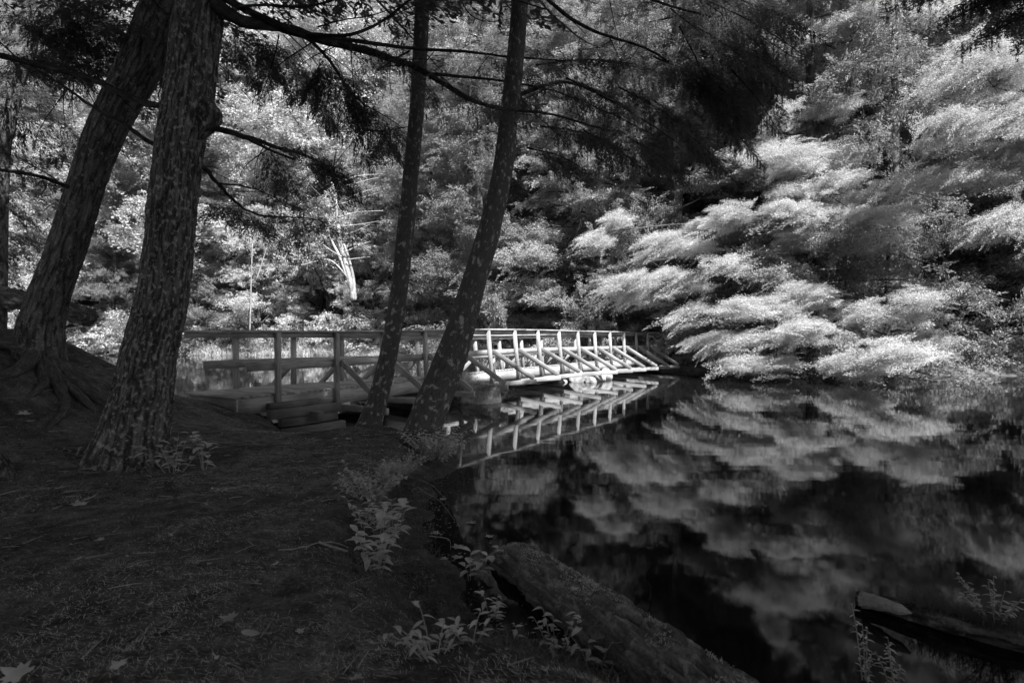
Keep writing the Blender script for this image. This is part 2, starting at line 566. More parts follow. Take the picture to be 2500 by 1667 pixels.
def height(x, y):
    x = np.atleast_1d(np.asarray(x, float)); y = np.atleast_1d(np.asarray(y, float))
    P = np.stack([x, y, x * 0], 1)
    wob = (fbm(P * 1.7, 3, 3) - .5) * .35
    dn = sdist(NEAR, x, y) + wob * np.exp(-(x ** 2 + (y - 5) ** 2) / 200)
    df = sdist(FAR, x, y) + (fbm(P * .35, 3, 5) - .5) * 1.6
    zn = np.where(dn > 0, .02 * sm(dn / .06) + .28 * sm((dn - .16) / .5) + .06 * sm((dn - .5) / 2), -.55 * sm(-dn / 1.6))
    zf = np.where(df > 0, .30 * sm(df / .8) + np.clip(df - 1, 0, 60) * .17, -.55 * sm(-df / 2.5) - .2)
    z = np.maximum(zn, zf)
    z = z - .32 * sm(dn / .3) * np.exp(-((x + 3.3) / 1.1) ** 2 - ((y - 8.8) / 1.3) ** 2)
    m = 1.25 * np.exp(-((x + 6.2) ** 2) / (2 * np.where(x > -6.2, .95, 1.8) ** 2) - ((y - 6.9) ** 2) / (2 * np.where(y > 6.9, 1.35, 2.1) ** 2))
    land = sm(dn / .8)
    z = z + 1.0 * m * land
    near = np.exp(-(x ** 2 + (y - 4) ** 2) / 150)
    z = z + near * np.where(dn > 0, 1, .3) * ((fbm(P * 2.2, 4, 9) - .5) * .09 + (fbm(P * 9, 3, 17) - .5) * .03)
    return z


def gz(x, y):
    return float(height(x, y)[0])


def axis(lo, hi, step, far, n):
    a = np.arange(lo, hi, step)
    g = np.geomspace(step, far, n)
    left = lo - np.cumsum(g)[::-1]; right = a[-1] + np.cumsum(g)
    return np.concatenate([left, a, right])


gx = axis(-9, 3.2, .055, 40, 48); gy = axis(1.2, 13, .055, 40, 48)
X, Y = np.meshgrid(gx, gy, indexing='ij')
Z = height(X.ravel(), Y.ravel())
nx, ny = X.shape
i = np.arange(nx - 1)[:, None] * ny + np.arange(ny - 1)[None]
mb = MB(); mb.add(np.stack([X.ravel(), Y.ravel(), Z], 1), np.stack([i, i + ny, i + ny + 1, i + 1], 2).reshape(-1, 4))
put(mb.build('ground', M['ground'], smooth=True), kind='structure')
mb = MB(); mb.add([(-300, -60, 0), (300, -60, 0), (300, 300, 0), (-300, 300, 0)], [(0, 1, 2, 3)])
put(mb.build('water', M['water']), kind='structure')

# ------------------------------------------------------------------ footbridge
AL = math.radians(34.5)
U = np.array([math.sin(AL), math.cos(AL), 0]); V = np.array([math.cos(AL), -math.sin(AL), 0])
O = np.array([(677 - 1250) / FPX * 9.72, 9.72, 0])
SP = 1.226
WD = 1.45


def roll(t):
    return np.radians(np.interp(t, [-2, 1, 3, 5, 7, 9, 13, 16], [0, 0.2, 3, 6, 6.8, 5, 2.5, 1]))


def L(t, v, z):
    """bridge station t (post number), v across (0 front line), z height -> world"""
    t = np.asarray(t, float); v = np.asarray(v, float); z = np.asarray(z, float)
    a = roll(t); cv, cz = -.75, .5
    dv, dz = v - cv, z - cz
    v2 = cv + dv * np.cos(a) - dz * np.sin(a)
    z2 = cz + dv * np.sin(a) + dz * np.cos(a)
    return O + U * (t * SP)[..., None] + V * v2[..., None] + np.array([0, 0, 1.0]) * z2[..., None]


def board(mb, A, B, ey, ez, wy, wz, jit=.004):
    """board from A to B, ey/ez unit axes of the section, sizes wy/wz, slightly eased edges"""
    A = np.asarray(A, float); B = np.asarray(B, float)
    d = B - A; ln = np.linalg.norm(d); ex = d / ln
    ey = np.asarray(ey, float) - ex * np.dot(ey, ex); ey /= np.linalg.norm(ey)
    ez = np.cross(ex, ey)
    e = .006
    prof = [(-wy / 2 + e, -wz / 2), (wy / 2 - e, -wz / 2), (wy / 2, -wz / 2 + e), (wy / 2, wz / 2 - e), (wy / 2 - e, wz / 2), (-wy / 2 + e, wz / 2), (-wy / 2, wz / 2 - e), (-wy / 2, -wz / 2 + e)]
    off = np.random.RandomState(int(abs(A[0] * 977 + B[1] * 313 + wy * 7)) % 99999).uniform(0, 40, 3)
    v = []; bc = []
    for s, p in ((0, A), (ln, B)):
        for a, b in prof:
            v.append(p + ey * a + ez * b); bc.append([s + off[0], a + off[1], b + off[2]])
    q = [(k, (k + 1) % 8, 8 + (k + 1) % 8, 8 + k) for k in range(8)]
    q += [(7, 2, 1, 0), (7, 6, 3, 2), (6, 5, 4, 3), (8, 9, 10, 15), (15, 10, 11, 14), (14, 11, 12, 13)]
    mb.add(v, q, None, bc)


def sweep(mb, ts, v0, v1, z0, z1):
    """a long member following the sagging bridge line"""
    ts = np.asarray(ts, float); off = random.random() * 30
    R = []
    for (v, z) in ((v0, z0), (v1, z0), (v1, z1), (v0, z1)):
        R.append(L(ts, np.full(len(ts), v), np.full(len(ts), z)))
    R = np.stack(R, 1)
    n = len(ts)
    bc = np.zeros((n, 4, 3)); bc[:, :, 0] = (ts * SP)[:, None] + off
    bc[:, :, 1] = np.array([v0, v1, v1, v0])[None] + off * 1.3; bc[:, :, 2] = np.array([z0, z0, z1, z1])[None] + off * .7
    # split the vertices per face so edges stay crisp
    q = []
    for k in range(n - 1):
        for j in range(4):
            j2 = (j + 1) % 4
            q.append((k * 4 + j, k * 4 + j2, (k + 1) * 4 + j2, (k + 1) * 4 + j))
    q += [(3, 2, 1, 0), ((n - 1) * 4, (n - 1) * 4 + 1, (n - 1) * 4 + 2, (n - 1) * 4 + 3)]
    mb.add(R.reshape(-1, 3), q, None, bc.reshape(-1, 3))


br = empty('footbridge', tuple(O + np.array([0, 0, .2])), 'long weathered timber footbridge with braced handrails crossing the pond', 'bridge')
NP_ = 15
DT = .52
ZR = np.array([0, 0, 1.0])


def up_at(t):
    a = roll(t); return -V * math.sin(a) + ZR * math.cos(a)


def out_at(t):
    a = roll(t); return V * math.cos(a) + ZR * math.sin(a)


# deck planks (one deck, planks are its surface)
mb = MB()
t = -.62
rr = random.Random(4)
while t < NP_ + 1.2:
    wv = .14
    tw = wv / SP
    tm = t + tw / 2
    a = L(tm, -WD - .13 + rr.uniform(-.012, .012), DT - .02 + rr.uniform(-.003, .003)); b = L(tm, .0 - .05 + rr.uniform(-.012, .012), DT - .02 + rr.uniform(-.003, .003))
    board(mb, a, b, U, ZR, wv - .006, .04)
    t += tw
mb.build('deck', M['wood'], br)
# stringers
for vv in (-.075, -WD + .03, -.75):
    mb = MB()
    for (a, b) in ((-.55, 3.5), (3.502, 8.5), (8.502, 13), (13.002, 16)):
        sweep(mb, np.linspace(a, b, 8), vv - .035, vv + .035, DT - .30, DT - .042)
    mb.build('stringer', M['wood'], br)
mb = MB(); sweep(mb, [-.585, -.555], -WD - .1, -.04, DT - .3, DT - .043); mb.build('end_board', M['wood'], br)
# rails
for side, vi in ((0, -.06), (1, -WD + .02)):
    sg = 1 if side == 0 else -1
    s0 = -.72 if side == 0 else -.78
    mb = MB()
    for k, (a, b) in enumerate(((s0, 2.5), (2.503, 6.46), (6.463, 9.5), (9.503, 12.5), (12.503, 15.2))):
        dz = (k % 2) * .004
        sweep(mb, np.linspace(a, b, 9), vi - .075 + (0 if side else .0), vi + .075 + .03 * (1 - side), DT + 1.045 + dz, DT + 1.083 + dz)
    mb.build('handrail_cap', M['wood'], br)
    mb = MB()
    for k, (a, b) in enumerate(((s0 + .1, 3.0), (3.003, 7.0), (7.003, 11.0), (11.003, 15.1))):
        sweep(mb, np.linspace(a, b, 9), vi - .022, vi + .018, DT + .955, DT + 1.043)
    mb.build('handrail_board', M['wood'], br)
    mb = MB()
    for k, (a, b) in enumerate(((-.42, 4.0), (4.003, 8.0), (8.003, 12.0), (12.003, 15.0))):
        sweep(mb, np.linspace(a, b, 9), vi - .022, vi + .018, DT + .40, DT + .545)
    mb.build('mid_rail', M['wood'], br)
# posts, outriggers and braces
for k in range(NP_):
    for side in (0, 1):
        vp = .014 if side == 0 else -WD - .056
        kk = k + (.1 if side else 0)
        mb = MB(); board(mb, L(kk, vp, DT - .36), L(kk, vp, DT + 1.04), U, V, .085, .088)
        mb.build('post', M['wood'], br)
    if k == 0:
        continue
    # horizontal outrigger crossing under the deck and sticking out on both sides
    mb = MB(); board(mb, L(k + .06, -WD - 1.3, DT - .362), L(k + .06, 1.3, DT - .362), U, V, .06, .115)
    mb.build('outrigger', M['wood'], br)
    mb = MB(); board(mb, L(k + .06, .045, DT + .50), L(k + .06, 1.24, DT - .285), U, V, .045, .12)
    mb.build('brace', M['wood'], br)
    mb = MB(); board(mb, L(k + .16, -WD - .09, DT + .50), L(k + .16, -WD - 1.24, DT - .285), U, V, .045, .12)
    mb.build('brace', M['wood'], br)


# rocks of the pier and of the banks
def rock(name, c, r, label, cat='rock', group=None, m=None, seed=0, flat=.6, ang=.0):
    n, k = 36, 24
    th = np.linspace(0, 2 * np.pi, n, endpoint=False); ph = np.linspace(0.02, np.pi - .02, k)
    TH, PH = np.meshgrid(th, ph)
    d = np.stack([np.cos(TH) * np.sin(PH), np.sin(TH) * np.sin(PH), np.cos(PH)], 2).reshape(-1, 3)
    rs = np.random.RandomState(seed)
    R = np.ones(len(d))
    for _ in range(11):                                   # chop flat facets
        nn = rs.normal(0, 1, 3); nn /= np.linalg.norm(nn)
        lim = rs.uniform(.55, .85)
        dp = d @ nn
        R = np.where(dp > 0, np.minimum(R, lim / np.maximum(dp, 1e-3)), R)
    R = R * (1 + .10 * (fbm(d * 4 + seed, 3, seed) - .5))
    v = d * R[:, None] * np.array(r)
    ca, sa = math.cos(ang), math.sin(ang)
    v = np.stack([v[:, 0] * ca - v[:, 1] * sa, v[:, 0] * sa + v[:, 1] * ca, v[:, 2]], 1)
    i = np.arange(k - 1)[:, None] * n; j = np.arange(n)[None]
    q = np.stack([i + j, i + n + j, i + n + (j + 1) % n, i + (j + 1) % n], 2).reshape(-1, 4)
    mb = MB(); mb.add(v + np.array(c), q, None, v + seed * 3.1)
    o = mb.build(name, m or M['rock'], origin=tuple(c))
    return put(o, label, cat, group)


rb = rock('mossy_boulder', (-.75, 12.9, .04), (.60, .5, .42), 'rounded mossy boulder in the water under the middle of the footbridge', seed=3)
mbm = MB()
rg = np.random.default_rng(5)
P, T, B, Ls, Ws = clump((-.72, 12.75, .30), .55, 14000, rg, .035, .014, .5)
cards(mbm, P, T, B, Ls, Ws)
mbm.build('moss', M['leaf_mid'], rb)
rk = [((2.2, 18.6, .05), (.45, .4, .32), 'largest angular rock of the pile under the far half of the footbridge'),
      ((2.85, 18.9, .05), (.36, .3, .3), 'pale angular rock at the right end of the pile under the footbridge'),
      ((1.6, 18.4, .0), (.36, .3, .24), 'low rock at the left end of the pile under the footbridge'),
      ((2.5, 18.2, .02), (.24, .2, .18), 'small block standing in front of the rock pile under the footbridge'),
      ((2.0, 19.3, .1), (.5, .4, .35), 'rear rock of the pile under the footbridge, deep below the deck'),
      ((3.2, 19.5, .05), (.3, .3, .34), 'upright rock behind the right end of the pile under the footbridge')]
for k, (c, r, lb) in enumerate(rk):
    rock('pier_rock', c, r, lb, group='rocks piled under the footbridge', seed=20 + k, ang=k * .7)

# timber cribbing at the near end
cr = [((656, 1003), (793, 985), .34, .12, .13, 'topmost squared timber of the low crib beside the near end of the footbridge'),
      ((684, 1022), (778, 1003), .20, .12, .13, 'middle squared timber of the low crib beside the footbridge'),
      ((690, 1048), (796, 1030), .07, .12, .13, 'lowest squared timber of the low crib, half sunk in the bank'),
      ((655, 985), (760, 975), .33, .12, .1, 'rear timber of the low crib lying against the side of the footbridge')]
for k, (a, b, z, wy, wz, lb) in enumerate(cr):
    A = WZ5(a[0], a[1], z + wz / 2)
    ln = [1.28, 1.02, 1.1, 1.0][k]
    Bp = A + U * ln
    mb = MB(); board(mb, A - [0, 0, wz / 2], Bp - [0, 0, wz / 2], V, ZR, wy, wz)
    put(mb.build('crib_timber', M['wood_dark'], origin=tuple(A)), lb, 'timber', 'timbers of the crib by the bridge')
mb = MB(); A = WZ5(779, 1020, .26) ; board(mb, A + U * .12 - V * .12, A + U * .12 - V * .8, U, ZR, .12, .14)
put(mb.build('crib_timber', M['wood_dark'], origin=tuple(A)), 'short cross timber whose sawn end closes the crib beside the footbridge', 'timber', 'timbers of the crib by the bridge')


# ------------------------------------------------------------------ foreground trees
def bark_bump(amp, k=1.0, seed=0, groove=None):
    def f(th, s, bc):
        p = bc.reshape(-1, 3) * np.array([1, 1, .2]) * 34 * k
        n = fbm(p, 4, seed).reshape(th.shape)
        big = fbm(bc.reshape(-1, 3) * np.array([1, 1, .8]) * 3.0, 2, seed + 4).reshape(th.shape)
        r = amp * (np.clip(np.abs(n - .5) * 4, 0, 1) - .5) + (big - .5) * .14
        if groove: r = r + groove(th, s)
        return r
    return f


def trunk_from_px(name, rows, D, mat_, parent, dtop=0.0, sides=96, step=.02, amp=.05, top_z=14, seed=0, kb=1.0, groove=None, dbase=0.0, flare=None):
    """rows: (y, centre x, width) in 2500 px; D depth. Goes on above the frame to top_z"""
    rows = sorted(rows, key=lambda r: -r[0])
    pts = []; rad = []
    for (y, x, w_) in rows:
        p = W5(x, y, D); pts.append(p); rad.append(w_ / 2 / FPX * D / math.sqrt(1 + ((x - 1250) / FPX) ** 2) / 1.04)
    d = pts[-1] - pts[-3]; d /= np.linalg.norm(d)
    r = rad[-1]; z0 = pts[-1][2]; p = pts[-1]
    while p[2] < top_z:
        d = d + np.array([0, 0, .06]); d /= np.linalg.norm(d)
        p = p + d * 1.2; pts.append(p); rad.append(max(r * (1 - (p[2] - z0) / (top_z - z0) * .85), .03))
    pts.insert(0, pts[0] - np.array([0, 0, .3])); rad.insert(0, rad[0] * 1.25)
    ln = np.sum(np.linalg.norm(np.diff(np.array(pts), axis=0), axis=1))
    vis = int(ln / step)
    path = spline(pts, vis); rr_ = np.maximum(spline(np.array(rad)[:, None], vis)[:, 0], .015)
    mb = MB(); tube(mb, path, rr_, sides, bark_bump(amp, kb, seed, groove), True, soff=seed * 7.3, ravg=float(np.median(rad[:6])))
    o = mb.build(name, mat_, parent, smooth=True)
    return path, rr_


def at_z(path, z):
    k = int(np.argmin(np.abs(path[:, 2] - z))); return path[k]


def limb(parent, pts, r0, r1=None, name='branch', sides=8, m='bark_limb', n=None):
    pts = np.array(pts, float)
    ln = np.sum(np.linalg.norm(np.diff(pts, axis=0), axis=1))
    n = n or max(8, int(ln / .05))
    path = spline(pts, n)
    path = path + (fbm(path * 5, 2, 3)[:, None] - .5) * .03
    rad = np.linspace(r0, r1 if r1 is not None else r0 * .3, n) * (1 + .35 * (fbm(path * 22, 2, 11) - .5))
    mb = MB(); tube(mb, path, rad, sides)
    # stubs and side twigs
    for k in range(int(ln * 3.0)):
        i = random.randrange(n // 8, n - 1)
        d = np.array([random.uniform(-1, 1), random.uniform(-.5, .5), random.uniform(-1, .8)]); d /= np.linalg.norm(d)
        l2 = random.choice([.04, .07, .25, .5]) * random.uniform(.6, 1.4)
        p = path[i]; q = p + d * l2; q2 = q + (d + np.array([.3, 0, -.5])) * l2 * .5
        tube(mb, spline([p, q, q2], 7), np.linspace(min(rad[i] * .5, .008), .0015, 7), 4, cap=False)
    mb.build(name, M[m], parent, smooth=True)
    return path


def high_crown(parent, path, z0, z1, nb, reach, n_leaf, seed, m='leaf_near_shade', leafL=.11, leafW=.035, droop=.25, azr=None):
    rg = np.random.default_rng(seed)
    mb = MB(); tb = MB()
    for k in range(nb):
        z = z0 + (z1 - z0) * (k + .5) / nb
        p = at_z(path, z)
        az = rg.uniform(*azr) if azr else k * 2.4 + rg.uniform(-.3, .3)
        r = reach * (1 - .75 * (z - z0) / (z1 - z0 + .1)) * rg.uniform(.75, 1.15)
        e = p + np.array([math.cos(az) * r, math.sin(az) * r, -droop * r + rg.uniform(-.2, .3)])
        cards(mb, *bough(p, e, r * .38, int(n_leaf * r / reach) + 50, rg, .08, leafL, leafW, .08, 10))
        tube(tb, spline([p, (p + e) / 2 + [0, 0, .08 * r], e], 8), np.linspace(.035, .006, 8), 5)
    mb.build('foliage', M[m], parent)
    tb.build('upper_branches', M['bark_limb'], parent)


# ---- tree A: big front trunk
pA = WZ5(325, 1112, .42)
tA = empty('large_tree', tuple(pA), 'large rough-barked lichen-spotted tree at the front left with long dark limbs', 'tree')
DA = float(pA[1])
rowsA = [(0, 490, 128), (120, 475, 131), (230, 460, 130), (420, 430, 130), (600, 412, 131), (700, 400, 136), (780, 384, 140), (860, 366, 146), (940, 350, 160), (1000, 338, 172), (1060, 328, 196), (1112, 322, 240)]


def groA(th, s):
    # root flare lobes near the base
    f = np.exp(-s / .32) * .16 * np.cos(5 * th + .6)
    return f


pathA, radA = trunk_from_px('trunk', rowsA, DA, M['bark_big'], tA, sides=200, step=.012, amp=.055, top_z=15, seed=2, kb=.9, groove=groA)
# knot on the right side
kn = W5(515, 283, DA - .02)
mb = MB(); tube(mb, spline([kn + [-.12, 0, .22], kn + [-.05, 0, .08], kn + [-.01, 0, -.05], kn + [-.1, 0, -.2]], 30), np.interp(np.linspace(0, 1, 30), [0, .3, .55, .8, 1], [.04, .095, .11, .07, .03]), 40, bark_bump(.25, 1.4, 5))
mb.build('knot', M['bark_big'], tA, smooth=True)
# ---- roots
for k, (dx, dy, lx) in enumerate([(-.75, .05, 1), (-.5, -.35, 1), (.35, -.35, 1), (.45, .15, 1), (-.3, .5, 1)]):
    a = np.array([pA[0], pA[1], 0]); b = a + np.array([dx, dy, 0])
    pts = []
    for s in np.linspace(.12, 1.15, 7):
        q = a + (b - a) * s; q[2] = gz(q[0], q[1]) + .11 * (1 - s) ** 2 - .012 - .04 * max(0, s - .8); pts.append(q)
    mb = MB(); tube(mb, spline(pts, 40), np.linspace(.12, .02, 40), 24, bark_bump(.12, .9, k)); mb.build('root', M['bark_big'], tA, smooth=True)


def px(pts):
    return [W(a, b, c) for a, b, c in pts]


# limbs of tree A (x,y in 2352 px, depth)
limbs = [
    ([(490, 5, 5.1), (560, 48, 5.2), (640, 62, 5.6), (740, 92, 6.0), (860, 122, 6.4), (940, 150, 6.6), (1000, 180, 6.5), (1070, 222, 6.45), (1150, 250, 6.6), (1260, 262, 7.2), (1400, 300, 7.8)], .062, .012),
    ([(500, -10, 5.1), (600, 38, 5.3), (700, 78, 5.8), (800, 92, 6.2), (950, 112, 6.8), (1060, 118, 6.9), (1165, 130, 7.2), (1300, 140, 7.8)], .034, .010),
    ([(700, 78, 5.8), (790, 82, 5.9), (850, 64, 5.9), (900, 34, 6.0), (945, -5, 6.0)], .020, .012),
    ([(545, 18, 5.15), (565, 14, 5.15), (620, 12, 5.2), (680, 16, 5.2), (740, 8, 5.2), (780, -5, 5.2)], .014, .009),
    ([(730, 62, 5.7), (790, 46, 5.8), (860, 34, 5.9), (930, 8, 6.0), (960, -10, 6.0)], .008, .004),
    ([(985, 170, 6.5), (1080, 178, 6.9), (1180, 190, 7.3), (1290, 215, 7.9), (1400, 260, 8.3), (1520, 320, 8.8)], .020, .006),
    ([(700, 80, 6.0), (750, 130, 6.4), (790, 190, 6.6), (820, 225, 6.8), (860, 255, 7.0), (920, 290, 7.0)], .020, .004),
    ([(480, 292, 5.1), (560, 312, 5.6), (640, 340, 6.2), (700, 356, 6.6), (750, 385, 7.0), (800, 430, 7.4)], .030, .006),
    ([(560, 312, 5.6), (620, 345, 5.8), (680, 366, 5.9)], .018, .012),
    ([(468, 385, 5.1), (505, 425, 5.6), (545, 470, 6.2), (600, 494, 6.8), (690, 500, 7.3), (760, 512, 7.6)], .020, .005),
    ([(500, 420, 5.5), (570, 430, 6.0), (630, 455, 6.6), (680, 490, 7.0)], .010, .003),
    ([(395, 250, 5.1), (330, 235, 5.3), (260, 205, 5.5), (200, 180, 5.7), (110, 155, 5.8), (0, 128, 5.8), (-80, 110, 5.8)], .030, .030),
    ([(372, 345, 5.1), (300, 298, 5.3), (230, 258, 5.5), (150, 200, 5.7), (80, 158, 5.8)], .022, .010),
    ([(430, 55, 5.2), (380, 30, 5.4), (340, -5, 5.5)], .022, .012),
    ([(640, 80, 5.7), (632, 130, 5.8), (618, 175, 5.9), (620, 200, 5.9), (630, 260, 6.0)], .006, .002),
    ([(650, 80, 5.9), (690, 130, 6.0), (715, 160, 6.1), (720, 210, 6.1)], .005, .002),
]
for pts, r0, r1 in limbs:
    limb(tA, px(pts), r0, r1)
# needle sprays on those limbs
rgA = np.random.default_rng(11)
mbA = MB()


def sprays(mb, pts, n, ln, wd, leaves, rg, dirs=(1, 0, -.7), spread=.7, leafL=.045, leafW=.010, s0=.3, thick=.03):
    path = spline(np.array(pts), 60)
    for k in range(n):
        p = path[int(60 * rg.uniform(s0, .999))]
        d = np.array(dirs) + rg.normal(0, spread, 3) * [1, 1, .45]; d /= np.linalg.norm(d)
        l_ = ln * rg.uniform(.5, 1.2)
        cards(mb, *bough(p, p + d * l_, wd * rg.uniform(.6, 1.2), int(leaves * l_ / ln), rg, -.05, leafL, leafW, thick, 9, .5))


sprays(mbA, px(limbs[0][0]), 9, .9, .28, 750, rgA, (.8, .2, -.5), s0=.25)
sprays(mbA, px(limbs[1][0]), 6, .8, .25, 600, rgA, (.8, .2, -.6), s0=.4)
sprays(mbA, px(limbs[5][0]), 12, .9, .32, 900, rgA, (.8, .2, -.6), s0=.3)
sprays(mbA, px(limbs[6][0]), 22, .8, .30, 900, rgA, (.3, .1, -.8), s0=.15)
sprays(mbA, px(limbs[7][0]), 12, .8, .3, 800, rgA, (.6, .2, -.5), s0=.3)
sprays(mbA, px(limbs[9][0]), 12, .9, .35, 800, rgA, (.6, .2, -.3), s0=.35)
sprays(mbA, px([(520, 60, 6.4), (650, 130, 6.8), (800, 300, 7.2)]), 14, .8, .3, 800, rgA, (.3, 0, -.8), s0=0)
sprays(mbA, px([(0, 20, 6.4), (160, 30, 6.6), (330, 60, 6.6)]), 22, 1.1, .45, 1500, rgA, (.5, 0, -.6), s0=0)
sprays(mbA, px([(-80, 110, 6.2), (160, 170, 6.2)]), 8, .9, .4, 900, rgA, (.5, 0, .3), s0=0)
mbA.build('foliage', M['leaf_near_shade'], tA)

# ---- tree B: leaning trunk on the mound
pB = W5(97, 885, 6.55)
tB = empty('leaning_tree', tuple(pB), 'thick dark tree leaning right on the root-covered mound at the far left', 'tree')
rowsB = [(-60, 440, 118), (50, 385, 118), (150, 346, 114), (300, 268, 106), (420, 220, 102), (600, 165, 106), (700, 127, 110), (780, 104, 124), (840, 96, 140), (900, 92, 165)]
pathB, radB = trunk_from_px('trunk', rowsB, 6.55, M['bark_old'], tB, sides=140, step=.018, amp=.05, top_z=12, seed=5)
limb(tB, px([(165, 432, 6.4), (110, 412, 6.2), (60, 400, 6.0), (10, 392, 5.9), (-60, 380, 5.9)]), .022, .014)
limb(tB, px([(130, 415, 6.3), (100, 395, 6.2), (60, 370, 6.2), (0, 350, 6.2)]), .008, .004)
for k, (ang, l_) in enumerate([(-.2, 1.7), (-.75, 1.5), (-1.3, 1.3), (-1.9, 1.2), (.35, 1.3), (-2.5, 1.0), (-.5, 1.1), (-1.0, .9)]):
    a = np.array([pB[0], pB[1], 0]); pts = []
    for s in np.linspace(.1, 1, 8):
        an = ang + .25 * math.sin(3 * s + k)
        q = a + np.array([math.cos(an), math.sin(an), 0]) * l_ * s
        q[2] = gz(q[0], q[1]) + .16 * (1 - s) ** 2 + .015 - .05 * s ** 3; pts.append(q)
    mb = MB(); tube(mb, spline(np.array(pts) - [0, 0, .03] + np.array([[0, 0, .035 * math.sin(5.1 * q_ + k)] for q_ in range(8)]), 90), np.linspace(.085, .015, 90), 24, bark_bump(.3, .9, k)); mb.build('root', M['bark_root'], tB, smooth=True)

# ---- slender trunks by the water
p1 = WZ5(898, 1060, .15)
t1 = empty('slender_tree', tuple(p1), 'slender lichen-spotted trunk in front of the footbridge, left of the bowed trunk', 'tree')
rows1 = [(-40, 1034, 36), (0, 1032, 37), (230, 1020, 38), (383, 1007, 39), (600, 986, 44), (700, 976, 44), (850, 952, 47), (950, 929, 51), (1000, 914, 57), (1030, 905, 63), (1062, 896, 74)]
path1, _ = trunk_from_px('trunk', rows1, float(p1[1]), M['bark_smooth'], t1, sides=72, step=.02, amp=.005, top_z=17, seed=8, kb=.8)
D1 = float(p1[1])
limb(t1, px([(938, 292, D1), (880, 300, 7.8), (800, 302, 7.4), (735, 303, 7.1)]), .007, .004)
limb(t1, px([(940, 118, D1), (905, 138, 7.6), (860, 165, 7.2)]), .014, .006)
limb(t1, px([(938, 60, D1), (936, 50, 8.0), (930, 62, 7.9)]), .016, .010)
limb(t1, px([(1050, -10, 8.0), (1085, 38, 8.0), (1130, 50, 8.1), (1190, 40, 8.3)]), .010, .003)

p2 = WZ5(1025, 1098, .08)
t2 = empty('bowed_tree', tuple(p2), 'bowed lichen-covered trunk leaning right over the pond in front of the footbridge', 'tree')
rows2 = [(-40, 1273, 40), (0, 1270, 41), (150, 1258, 44), (300, 1241, 48), (383, 1232, 50), (500, 1210, 53), (600, 1184, 59), (700, 1154, 63), (800, 1125, 72), (900, 1090, 83), (1000, 1051, 90), (1050, 1034, 96), (1100, 1018, 112)]


def gro2(th, s):
    g = np.exp(-((np.mod(th - 4.1 + np.pi, 2 * np.pi) - np.pi) / .28) ** 2)
    return -.30 * g * sm((1.9 - s) / .5)


path2, _ = trunk_from_px('trunk', rows2, float(p2[1]), M['bark_smooth'], t2, sides=90, step=.018, amp=.006, top_z=16, seed=13, kb=.8, groove=gro2)
limb(t2, px([(1222, -20, 7.2), (1265, 30, 7.5), (1300, 60, 7.7), (1335, 90, 7.9), (1378, 112, 8.1)]), .018, .006, m='bark_smooth')
# drooping shaded boughs of this tree above the pond
mb2 = MB(); rg2 = np.random.default_rng(21)


def hangers(mb, rg, lst, leaves, leafL=.05, leafW=.012, tb=None):
    for (x0, y0, x1, y1, D0, D1_, wd) in lst:
        a = W(x0, y0, D0); b = W(x1, y1, D1_)
        cards(mb, *bough(a, b, wd, leaves, rg, .03, leafL, leafW, .05, 16, .45))
        if tb is not None: tube(tb, spline([a, (a + b) / 2 + [0, 0, .08], b], 14), np.linspace(.016, .003, 14), 5)


tb2 = MB()
hang2 = []
for (x0, y0, x1, y1) in [(1560, -80, 1840, 60), (1580, -20, 1880, 150), (1600, 60, 1800, 220), (1560, 120, 1780, 300), (1540, 20, 1720, 190),
                         (1600, 170, 1700, 340), (1500, 230, 1640, 360), (1420, 200, 1600, 320), (1300, 180, 1500, 290), (1240, 290, 1420, 340),
                         (1210, 340, 1360, 400), (1340, 300, 1500, 410), (1450, 320, 1590, 430), (1230, 150, 1480, 150), (1380, 140, 1600, 200),
                         (1600, -60, 1760, 110), (1660, 100, 1860, 210), (1620, 240, 1760, 390), (1500, 130, 1690, 240), (1540, 280, 1690, 420), (1680, 160, 1800, 320),
                         (1700, 0, 1900, 100), (1560, 60, 1650, 260), (1640, 20, 1790, 160), (1650, 200, 1740, 300)]:
    d0 = rg2.uniform(8.2, 9.6)
    hang2.append((x0, y0, x1, y1, d0, d0 + rg2.uniform(-.4, .9), rg2.uniform(.35, .6)))
hangers(mb2, rg2, hang2, 4200, tb=tb2)
# limbs that carry them
carr = [[at_z(path2, 6.6), W(1400, -40, 8.2), W(1560, 20, 9.0), W(1700, 60, 9.4), W(1820, 130, 9.6)],
        [at_z(path2, 6.0), W(1340, 60, 8.0), W(1500, 120, 8.8), W(1620, 210, 9.2), W(1700, 330, 9.4)],
        [at_z(path2, 4.5), W(1300, 190, 8.0), W(1420, 240, 8.6), W(1560, 330, 9.0)]]
for c_ in carr:
    limb(t2, c_, .028, .006)
mb2.build('foliage', M['leaf_near_shade'], t2)
tb2.build('upper_branches', M['bark_limb'], t2)
high_crown(t2, path2, 7.5, 15, 16, 3.2, 1500, 31)
high_crown(t1, path1, 8.5, 16, 14, 3.0, 1300, 32)
high_crown(tA, pathA, 5.5, 14.5, 30, 5.0, 2600, 33)
high_crown(tB, pathB, 5.5, 11.5, 18, 4.0, 2200, 34)

